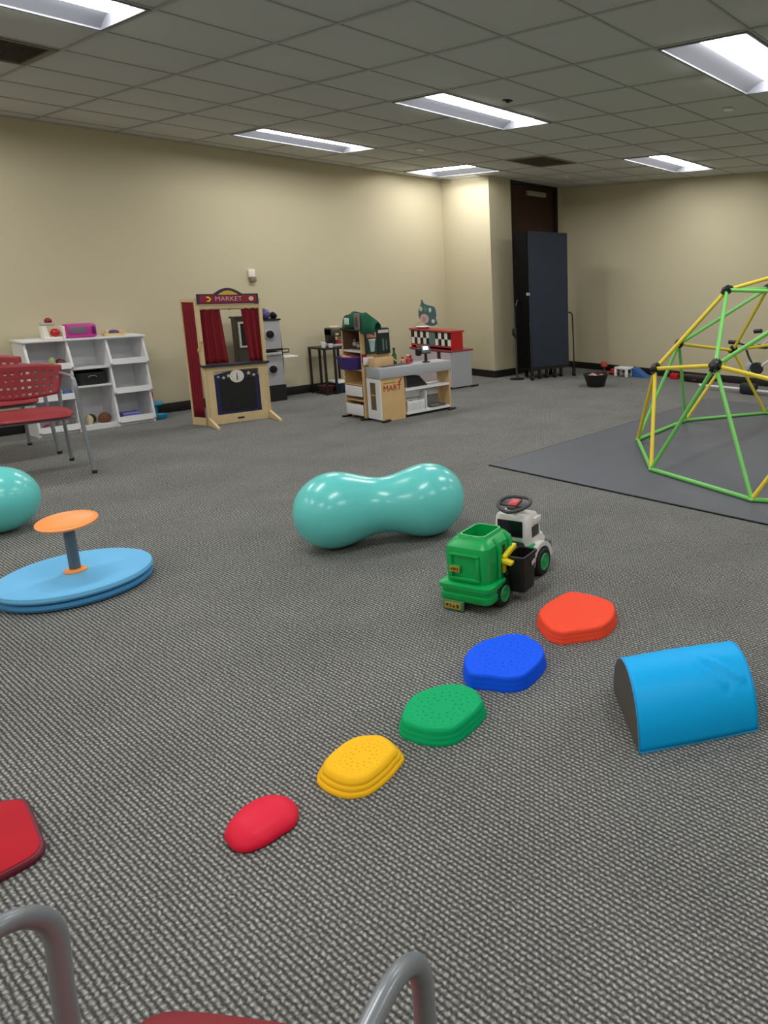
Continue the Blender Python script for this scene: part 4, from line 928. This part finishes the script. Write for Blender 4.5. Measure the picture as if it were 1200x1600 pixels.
# ================================================================== PEANUT BALL, EXERCISE BALL
A = Vector((2.0325, 3.3314, 0)); B = Vector((2.4216, 3.0688, 0)); R0 = 0.2028
ax = (B-A); Ld = ax.length; ax.normalize()
prof = []
nn = 56
for i in range(nn+1):
    s = -R0 + (Ld+2*R0)*i/nn
    if s < 0: r_ = math.sqrt(max(0, R0*R0-s*s))
    elif s > Ld: r_ = math.sqrt(max(0, R0*R0-(s-Ld)**2))
    else: r_ = R0-0.052*0.5*(1-math.cos(2*PI*s/Ld))
    prof.append((max(r_, 0.0008), s))
q = ax.to_track_quat('Z', 'Y').to_euler()
pb = MB().lathe(prof, (0, 0, R0+0.001), 48, q).build('peanut_ball', M_teal, smooth=80)
place(pb, A); tag(pb, 'turquoise peanut shaped exercise ball lying in the middle of the carpet', 'exercise ball')
# second one is cut by the left edge of the photograph; only its rounded end is seen
eb = thing('exercise_ball', 'turquoise round exercise ball at the left edge behind the spinner', 'exercise ball', (1.118, 5.082, 0.0))
MB().ball((0, 0, 0.1868), 0.1856, 48).build('ball_skin', M_teal, eb, 80)
MB().lathe([(0.011, -0.004), (0.011, 0.003), (0.006, 0.005)], (0, 0.0, 0.371), 14).build('valve_plug', mat('valve_teal', (60, 170, 160), 0.4), eb)

# ================================================================== SPINNER SEAT (left)
sp = thing('spinner_seat', 'blue foam disc with grey post and orange tray seat, at the left', 'balance toy', (1.08, 3.89, 0))
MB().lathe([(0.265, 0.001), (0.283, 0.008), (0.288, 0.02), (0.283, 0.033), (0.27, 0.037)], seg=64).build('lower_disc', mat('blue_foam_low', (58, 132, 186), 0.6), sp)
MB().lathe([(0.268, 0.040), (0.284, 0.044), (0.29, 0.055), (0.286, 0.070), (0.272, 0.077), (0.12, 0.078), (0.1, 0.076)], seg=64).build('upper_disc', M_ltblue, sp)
MB().lathe([(0.27, 0.036), (0.27, 0.041)], seg=48).build('seam', mat('seam_blue', (16, 44, 72), 0.8), sp)
MB().lathe([(0.044, 0.077), (0.044, 0.082), (0.036, 0.088), (0.026, 0.09)], seg=28).build('flange', M_orange, sp)
MB().cyl((0, 0, 0.085), (-0.017, -0.047, 0.318), 0.0215, seg=20).build('post', mat('post_grey', (98, 104, 112), 0.45), sp)
MB(Matrix.Translation((-0.017, -0.047, 0.318)) @ Euler((0.10, -0.06, 0)).to_matrix().to_4x4()).lathe([(0.04, 0), (0.10, 0.004), (0.112, 0.012), (0.112, 0.018), (0.105, 0.020), (0.095, 0.014), (0.03, 0.012)], seg=40).build('tray_seat', M_orange, sp)

# ================================================================== STEPPING STONES
def stone(name_lab, loc, out, h, flare, rgb, dots=True, steps=3, nm='stepping_stone'):
    t = thing('stepping_stone', name_lab, 'stepping stone', (loc[0], loc[1], 0.0), 0, 'river stepping stones in a row')
    o = catmull([(x, y, 0) for x, y in out], 4)
    def ring(off, z):
        r_ = []
        for p in o:
            d = Vector((p.x, p.y, 0)); l = d.length
            r_.append((p.x*(l+off)/l, p.y*(l+off)/l, z))
        return r_
    rs = []
    for k in range(steps):
        za, zb = h*0.88*k/steps, h*0.88*(k+1)/steps
        fa, fb = flare*(1-k/steps), flare*(1-(k+0.55)/steps)
        rs += [ring(fa, za+0.001), ring(fa*0.99, za+(zb-za)*0.5), ring(fb, zb-(zb-za)*0.12)]
    rs += [ring(0.0, h*0.92), ring(-0.005, h), ring(-0.02, h), ring(-0.06, h-0.001)]
    m = mat('stone_'+'%d_%d_%d' % rgb, rgb, 0.6, spec=0.15)
    MB().rings(rs).build('stone_body', m, t, 40)
    if dots:
        dm = MB(); rnd = random.Random(int(1000*loc[0]))
        R_ = min(math.hypot(x, y) for x, y in out)
        for ring_i in range(2, 6):
            rr = R_*0.92*ring_i/5.2; n = int(5*ring_i)
            for k in range(n):
                a = 2*PI*k/n+0.3*ring_i
                dm.lathe([(0.0032, h-0.002), (0.0030, h+0.0004), (0.0014, h+0.0010)], (rr*math.cos(a), rr*math.sin(a), 0), 8)
        o_ = dm.build('grip_dots', m, t); o_['kind'] = 'stuff'
    return t
stone('flat orange red stepping stone, farthest of the row next to the toy truck', (2.091, 1.725), [(-0.086, 0.137), (-0.023, 0.16), (0.072, 0.163), (0.12, 0.154), (0.142, 0.133), (0.154, 0.084), (0.162, 0.019), (0.16, -0.044), (0.138, -0.089), (0.096, -0.123), (0.05, -0.147), (-0.004, -0.157), (-0.044, -0.153), (-0.083, -0.126), (-0.121, -0.092), (-0.154, -0.067), (-0.166, -0.042), (-0.167, 0.002), (-0.137, 0.07), (-0.107, 0.116)], 0.052, 0.009, (255, 82, 54), False)
stone('blue stepping stone with dotted top, between orange and green ones', (1.677, 1.73), [(-0.111, 0.097), (-0.071, 0.131), (-0.019, 0.15), (0.035, 0.148), (0.065, 0.132), (0.101, 0.118), (0.132, 0.093), (0.15, 0.056), (0.148, 0.0), (0.131, -0.055), (0.106, -0.094), (0.084, -0.114), (0.041, -0.132), (-0.006, -0.142), (-0.049, -0.145), (-0.081, -0.131), (-0.106, -0.098), (-0.12, -0.058), (-0.136, -0.024), (-0.152, 0.015), (-0.141, 0.052)], 0.055, 0.007, (14, 92, 255))
stone('green stepping stone with dotted top, between blue and yellow ones', (1.346, 1.685), [(-0.108, 0.063), (-0.087, 0.087), (-0.046, 0.117), (-0.005, 0.131), (0.029, 0.124), (0.061, 0.111), (0.097, 0.084), (0.12, 0.045), (0.127, 0.002), (0.115, -0.043), (0.098, -0.078), (0.077, -0.096), (0.041, -0.107), (0.003, -0.113), (-0.035, -0.117), (-0.063, -0.109), (-0.087, -0.083), (-0.104, -0.047), (-0.114, -0.004), (-0.118, 0.032)], 0.052, 0.013, (0, 172, 108))
stone('yellow stepping stone with stepped sides, between green and crimson ones', (1.06, 1.703), [(-0.082, 0.052), (-0.06, 0.077), (-0.021, 0.092), (0.017, 0.098), (0.051, 0.089), (0.075, 0.064), (0.091, 0.035), (0.09, -0.007), (0.081, -0.043), (0.07, -0.06), (0.048, -0.068), (0.02, -0.078), (-0.013, -0.085), (-0.044, -0.086), (-0.067, -0.069), (-0.081, -0.041), (-0.087, -0.003), (-0.087, 0.034)], 0.045, 0.024, (255, 196, 32))
t = thing('stepping_stone', 'small smooth crimson domed stone, nearest of the row', 'stepping stone', (0.782, 1.734, 0.0), 0, 'river stepping stones in a row')
o = catmull([(x*0.97, y*0.97, 0) for x, y in [(-0.072, 0.048), (-0.051, 0.07), (-0.015, 0.09), (0.019, 0.095), (0.048, 0.089), (0.071, 0.073), (0.089, 0.04), (0.093, 0.004), (0.085, -0.032), (0.064, -0.067), (0.041, -0.082), (0.01, -0.081), (-0.021, -0.081), (-0.046, -0.075), (-0.067, -0.064), (-0.081, -0.042), (-0.085, -0.011), (-0.081, 0.025)]], 3)
M_crim = mat('stone_crimson', (232, 26, 62), 0.5, spec=0.25)
MB().rings([[(p.x*s, p.y*s, z) for p in o] for s, z in ((0.985, 0.004), (1.0, 0.009), (0.95, 0.018), (0.85, 0.027), (0.68, 0.035), (0.45, 0.040), (0.2, 0.042), (0.02, 0.0425))]).build('stone_body', M_crim, t, 60)
MB().rings([[(p.x*0.97, p.y*0.97, z) for p in o] for z in (0.0005, 0.005)]).build('rubber_rim', mat('rim_dark', (70, 20, 22), 0.7), t)

# ================================================================== BLUE HALF ROUND
P0, P1, P2 = Vector((1.567, 1.053, 0)), Vector((1.865, 0.798, 0)), Vector((1.783, 1.316, 0))
vx = (P1-P0); Lh = vx.length; vx.normalize(); vy = Vector((-vx.y, vx.x, 0)); wid = (P2-P0).dot(vy)
hr = thing('half_round_bolster', 'bright blue vinyl half round bolster with dark grey end, lying on carpet', 'bolster', P0, math.atan2(vx.y, vx.x))
HR = wid/2; HZ = 0.198; n = 36
def arc(x, off=0.0):
    out = []
    for i in range(n+1):
        a = PI*i/n
        out.append((x, HR-(HR+off)*math.cos(a), 0.002+(HZ+off)*max(0.0, math.sin(a))**0.92))
    return out
c = MB(); rows = []
for i in range(41):
    x = -0.002+(Lh+0.004)*i/40; row = arc(x)
    rr = []
    for k, (px_, py_, pz_) in enumerate(row):
        u = i/40; v = k/n
        d = 0.0
        for (u0, v0, u1, v1, wd, dp) in ((0.60, 0.46, 0.93, 0.27, 0.020, 0.009), (0.53, 0.44, 0.76, 0.25, 0.018, 0.007)):
            tt = min(1, max(0, ((u-u0)*(u1-u0)+(v-v0)*(v1-v0))/((u1-u0)**2+(v1-v0)**2)))
            dd = math.hypot(u-u0-(u1-u0)*tt, v-v0-(v1-v0)*tt)
            if u > 0.93: dp *= max(0, (1-u)/0.07)
            d += dp*(math.exp(-(dd/wd)**2)-0.8*math.exp(-((dd-0.03)/wd)**2))
        e = 0.004*math.sin(PI*u)
        rr.append((px_, py_-math.cos(PI*v)*(d+e), pz_+math.sin(PI*v)*(d+e)))
    rows.append(rr)
M_bb = mat('blue_vinyl', (0, 180, 255), 0.5, spec=0.25)
solid(c.rings(rows, closed=False).build('vinyl_cover', M_bb, hr, 70), 0.002)
inner = arc(0, -0.022); face = arc(0, -0.0015)
MB().rings([[(x, y, z) for _, y, z in a] for x, a in ((-0.004, face), (0.012, face), (0.02, inner), (Lh-0.02, inner), (Lh+0.002, inner))]).build('end_cap', mat('bolster_grey', (86, 80, 74), 0.7), hr, 40)
MB().tube([(-0.002, y, z) for _, y, z in arc(0, -0.001)], 0.0028, 6).tube([(Lh+0.002, y, z) for _, y, z in arc(0, -0.001)], 0.0028, 6).build('seam_piping', mat('piping_blue', (40, 150, 212), 0.5), hr, 60)
MB().bx(0, Lh, -0.004, 0.002, 0.001, 0.005).build('hem', mat('hem_blue', (70, 170, 216), 0.5), hr)

# ================================================================== RED PAD (left)
pd = thing('red_pad', 'red suede floor pad with darker rim at the left edge', 'pad', (0, 0, 0))
out = [(0.17, 2.10), (0.20, 2.085), (0.28, 2.08), (0.352, 2.08), (0.402, 2.079), (0.424, 2.085), (0.437, 2.099), (0.447, 2.123), (0.456, 2.19), (0.465, 2.26), (0.472, 2.338), (0.466, 2.365), (0.447, 2.385), (0.432, 2.396), (0.36, 2.405), (0.25, 2.41), (0.19, 2.40), (0.165, 2.37), (0.155, 2.25), (0.158, 2.14)]
o = catmull([(x, y, 0) for x, y in out], 3); cxy = Vector((0.31, 2.24, 0))
def pr_(s, z): return [(cxy.x+(p.x-cxy.x)*s, cxy.y+(p.y-cxy.y)*s, z) for p in o]
MB().rings([pr_(0.985, 0.001), pr_(1.0, 0.006), pr_(1.0, 0.014), pr_(0.98, 0.019), pr_(0.945, 0.020)]).build('rim', mat('pad_rim', (112, 22, 48), 0.6), pd)
MB().rings([pr_(0.945, 0.018), pr_(0.94, 0.022), pr_(0.90, 0.0245), pr_(0.5, 0.025)]).build('suede_top', mat('pad_red', (186, 14, 36), 0.9, var=0.12, bscale=12), pd)

# ================================================================== GREEN RIDE-ON TRUCK
tk = thing('ride_on_truck', 'green and white ride-on garbage truck toy with black bin, behind the stones', 'ride-on toy', (1.903, 2.196, 0.0), math.atan2(0.23, 0.97))
MB().bx(0.04, 0.54, -0.085, 0.085, 0.05, 0.10, 0.01).build('chassis', M_black, tk)
def rrz(x0, x1, hy, r, z):
    c_ = (x0+x1)/2
    return [(c_+x, y, z) for x, y in rrect((x1-x0)/2, hy, r)]
MB().rings([rrz(-0.005, 0.13, 0.125, 0.03, 0.045), rrz(-0.012, 0.135, 0.132, 0.03, 0.055), rrz(-0.012, 0.135, 0.132, 0.03, 0.078), rrz(-0.004, 0.13, 0.127, 0.03, 0.082), rrz(-0.004, 0.13, 0.127, 0.03, 0.10), rrz(-0.014, 0.137, 0.134, 0.03, 0.104), rrz(-0.014, 0.137, 0.134, 0.03, 0.122), rrz(0.0, 0.13, 0.12, 0.03, 0.128)]).build('rear_bumper', M_green, tk)
tub = MB().rings([rrz(0.012, 0.235, 0.106, 0.03, 0.125), rrz(0.008, 0.24, 0.110, 0.032, 0.26), rrz(0.014, 0.238, 0.107, 0.036, 0.285), rrz(0.034, 0.225, 0.090, 0.036, 0.306), rrz(0.052, 0.215, 0.072, 0.03, 0.314), rrz(0.058, 0.21, 0.066, 0.026, 0.326), rrz(0.066, 0.202, 0.058, 0.022, 0.326), rrz(0.07, 0.198, 0.054, 0.02, 0.20)]).build('hopper', M_green, tk, 30)
MB().bx(0.0, 0.012, -0.075, 0.075, 0.14, 0.155, 0.004).bx(0.0, 0.012, -0.075, -0.06, 0.155, 0.25, 0.004).bx(0.0, 0.012, 0.06, 0.075, 0.155, 0.25, 0.004).bx(0.0, 0.012, -0.075, 0.075, 0.25, 0.262, 0.004).build('tail_frame', M_green, tub)
MB().bx(-0.002, 0.010, 0.018, 0.075, 0.175, 0.208, 0.004).build('sticker_frame', mat('sticker_green', (60, 150, 70), 0.5), tub)
MB().bx(-0.004, -0.002, 0.022, 0.071, 0.179, 0.204).build('gold_sticker', M_gold, tub, smooth=0)
MB().prism([(0.058, 0.186), (0.066, 0.192), (0.058, 0.198)], -0.006, -0.004, Matrix(((0, 0, 1, 0), (1, 0, 0, 0), (0, 1, 0, 0), (0, 0, 0, 1)))).bx(-0.006, -0.004, 0.048, 0.052, 0.184, 0.2).bx(-0.006, -0.004, 0.038, 0.044, 0.188, 0.198).bx(-0.006, -0.004, 0.028, 0.032, 0.184, 0.2).build('sticker_marks', mat('mark_brown', (82, 56, 30), 0.5), tub, smooth=0)
for yy in (-1, 1):
    for x in (0.10, 0.19):
        pts = [(x, yy*0.112, 0.13), (x, yy*0.115, 0.25), (x, yy*0.108, 0.285), (x, yy*0.085, 0.308)]
        MB().tube(pts, 0.009, 8).build('side_rib', M_green, tub, 60)
    MB().bx(0.135, 0.155, yy*0.108-0.005, yy*0.108+0.005, 0.15, 0.27, 0.003).build('side_groove', mat('groove_dark', (6, 40, 24), 0.6), tub)
fl = MB().bx(-0.016, -0.004, 0.0, 0.105, 0.004, 0.05, 0.004).build('mud_flap', mat('flap_green', (70, 130, 90), 0.5), tk)
MB().bx(-0.019, -0.016, 0.012, 0.093, 0.014, 0.042).build('gold_plate', M_gold, fl, smooth=0)
MB().bx(-0.0205, -0.019, 0.02, 0.032, 0.02, 0.036).bx(-0.0205, -0.019, 0.04, 0.052, 0.02, 0.03).bx(-0.0205, -0.019, 0.06, 0.066, 0.02, 0.036).bx(-0.0205, -0.019, 0.073, 0.086, 0.024, 0.036).build('plate_marks', mat('mark_brown', (82, 56, 30), 0.5), fl, smooth=0)
# seat, skirts
MB().rings([rrz(0.245, 0.40, 0.078, 0.03, 0.10), rrz(0.245, 0.40, 0.080, 0.03, 0.165), rrz(0.25, 0.395, 0.074, 0.03, 0.18), rrz(0.265, 0.38, 0.06, 0.03, 0.184)]).build('saddle', M_black, tk)
for yy in (-1, 1):
    MB().prism([(0.235, 0.075), (0.43, 0.075), (0.43, 0.165), (0.40, 0.168), (0.235, 0.105)], yy*0.094-0.014, yy*0.094+0.014, xz(0)).build('side_skirt', M_green, tk)
    MB().bx(0.24, 0.40, yy*0.094-0.016, yy*0.094+0.016, 0.058, 0.075).build('running_board', mat('board_grey', (104, 104, 106), 0.5), tk, smooth=0)
# cab
M_tw = mat('truck_white', (226, 224, 224), 0.35)
cab = MB().rings([rrz(0.385, 0.52, 0.095, 0.02, 0.15), rrz(0.385, 0.515, 0.095, 0.02, 0.22), rrz(0.39, 0.50, 0.092, 0.02, 0.29), rrz(0.395, 0.495, 0.085, 0.02, 0.305), rrz(0.41, 0.48, 0.07, 0.02, 0.31)]).build('cab', M_tw, tk)
MB().bx(0.379, 0.387, -0.065, 0.07, 0.205, 0.285, 0.003).build('rear_window', M_glass, cab)
MB().bx(0.381, 0.386, -0.06, 0.06, 0.165, 0.195, 0.003).build('green_badge', mat('mint', (130, 190, 158), 0.4), cab)
for yy in (-1, 1):
    MB().bx(0.42, 0.485, yy*0.0945-0.003, yy*0.0945+0.003, 0.195, 0.25, 0.003).build('side_window', mat('win_grey', (64, 66, 64), 0.25), cab)
    MB().bx(0.44, 0.50, yy*0.098-0.006, yy*0.098+0.006, 0.255, 0.29, 0.004).build('mirror_pod', M_tw, cab)
    f_ = MB(); outp = []
    for k in range(13):
        a = PI*k/12; outp.append((0.456+0.098*math.cos(a), 0.068+0.098*math.sin(a)))
    for k in range(13):
        a = PI-PI*k/12; outp.append((0.456+0.076*math.cos(a), 0.068+0.076*math.sin(a)))
    f_.prism(outp, yy*0.105-0.026, yy*0.105+0.026, xz(0)).build('fender', M_tw, tk, 30)
MB().rings([rrz(0.47, 0.575, 0.085, 0.03, 0.10), rrz(0.47, 0.58, 0.088, 0.03, 0.15), rrz(0.475, 0.565, 0.08, 0.03, 0.178), rrz(0.48, 0.55, 0.065, 0.03, 0.184)]).build('bonnet', M_tw, tk)
MB().bx(0.57, 0.605, -0.105, 0.105, 0.065, 0.125, 0.014).build('front_bumper', mat('bumper_grey', (84, 86, 90), 0.4), tk)
for x, r_, yy in ((0.456, 0.066, -0.118), (0.456, 0.066, 0.118), (0.105, 0.058, -0.112), (0.105, 0.058, 0.112)):
    s = 1 if yy > 0 else -1
    wl = MB().lathe([(r_*0.62, -0.022), (r_*0.92, -0.022), (r_, -0.014), (r_, 0.014), (r_*0.92, 0.022), (r_*0.62, 0.022)], (x, yy, r_+0.0005), 28, Euler((-s*PI/2, 0, 0))).build('wheel', M_rubber, tk)
    MB().lathe([(r_*0.64, 0.0225), (r_*0.60, 0.027), (r_*0.50, 0.025), (r_*0.45, 0.0225), (r_*0.2, 0.0235), (r_*0.18, 0.028)], (x, yy, r_+0.0005), 28, Euler((-s*PI/2, 0, 0))).build('hub_cap', mat('hub_green', (40, 160, 90), 0.4), wl)
# steering wheel
MB().cyl((0.445, 0, 0.305), (0.43, 0, 0.342), 0.020, 0.016, seg=14).build('steering_column', mat('col_grey', (150, 146, 136), 0.5), tk)
Ts = Matrix.Translation((0.428, 0, 0.350)) @ Matrix.Scale(0.82, 4) @ Euler((0, -0.25, 0)).to_matrix().to_4x4()
M_sw = mat('wheel_grey', (66, 66, 70), 0.5)
ring = [(0.082*math.cos(2*PI*k/28), 0.098*math.sin(2*PI*k/28), 0.012*abs(math.sin(2*PI*k/28))) for k in range(29)]
sw = MB(Ts).tube(ring, 0.011, 8).bx(-0.05, 0.05, -0.028, 0.028, -0.01, 0.012, 0.008).bx(-0.022, 0.022, -0.088, 0.088, -0.007, 0.008, 0.005).build('steering_wheel', M_sw, tk, 50)
MB(Ts).bx(-0.034, 0.034, -0.03, 0.03, 0.012, 0.02, 0.006).build('horn_button', mat('horn_red', (196, 56, 66), 0.4), sw)
# yellow lift arm and black side bin
MB().box((0.120, -0.135, 0.205), (0.03, 0.07, 0.018), 0.005, rot=(0.2, 0, 0)).box((0.165, -0.125, 0.232), (0.10, 0.022, 0.022), 0.005, rot=(0, -0.3, 0)).box((0.135, -0.115, 0.18), (0.02, 0.016, 0.07), 0.004).build('lift_arm', M_yellow, tk)
bn = MB(Matrix.Translation((0.200, -0.165, 0))).rings([[(x*0.82, y*0.82, 0.05) for x, y in rrect(0.058, 0.045, 0.012)], [(x, y, 0.205) for x, y in rrect(0.058, 0.045, 0.012)], [(x*1.1, y*1.1, 0.207) for x, y in rrect(0.058, 0.045, 0.012)], [(x*1.1, y*1.1, 0.220) for x, y in rrect(0.058, 0.045, 0.012)], [(x*0.92, y*0.92, 0.220) for x, y in rrect(0.058, 0.045, 0.012)], [(x*0.76, y*0.76, 0.06) for x, y in rrect(0.058, 0.045, 0.012)]]).build('side_bin', mat('bin_black', (16, 16, 18), 0.45), tk)
MB().box((0.222, -0.2125, 0.172), (0.03, 0.004, 0.02), 0.002, rot=(0, -0.4, 0)).build('bin_mark', mat('mark_white', (196, 196, 196), 0.5), bn)
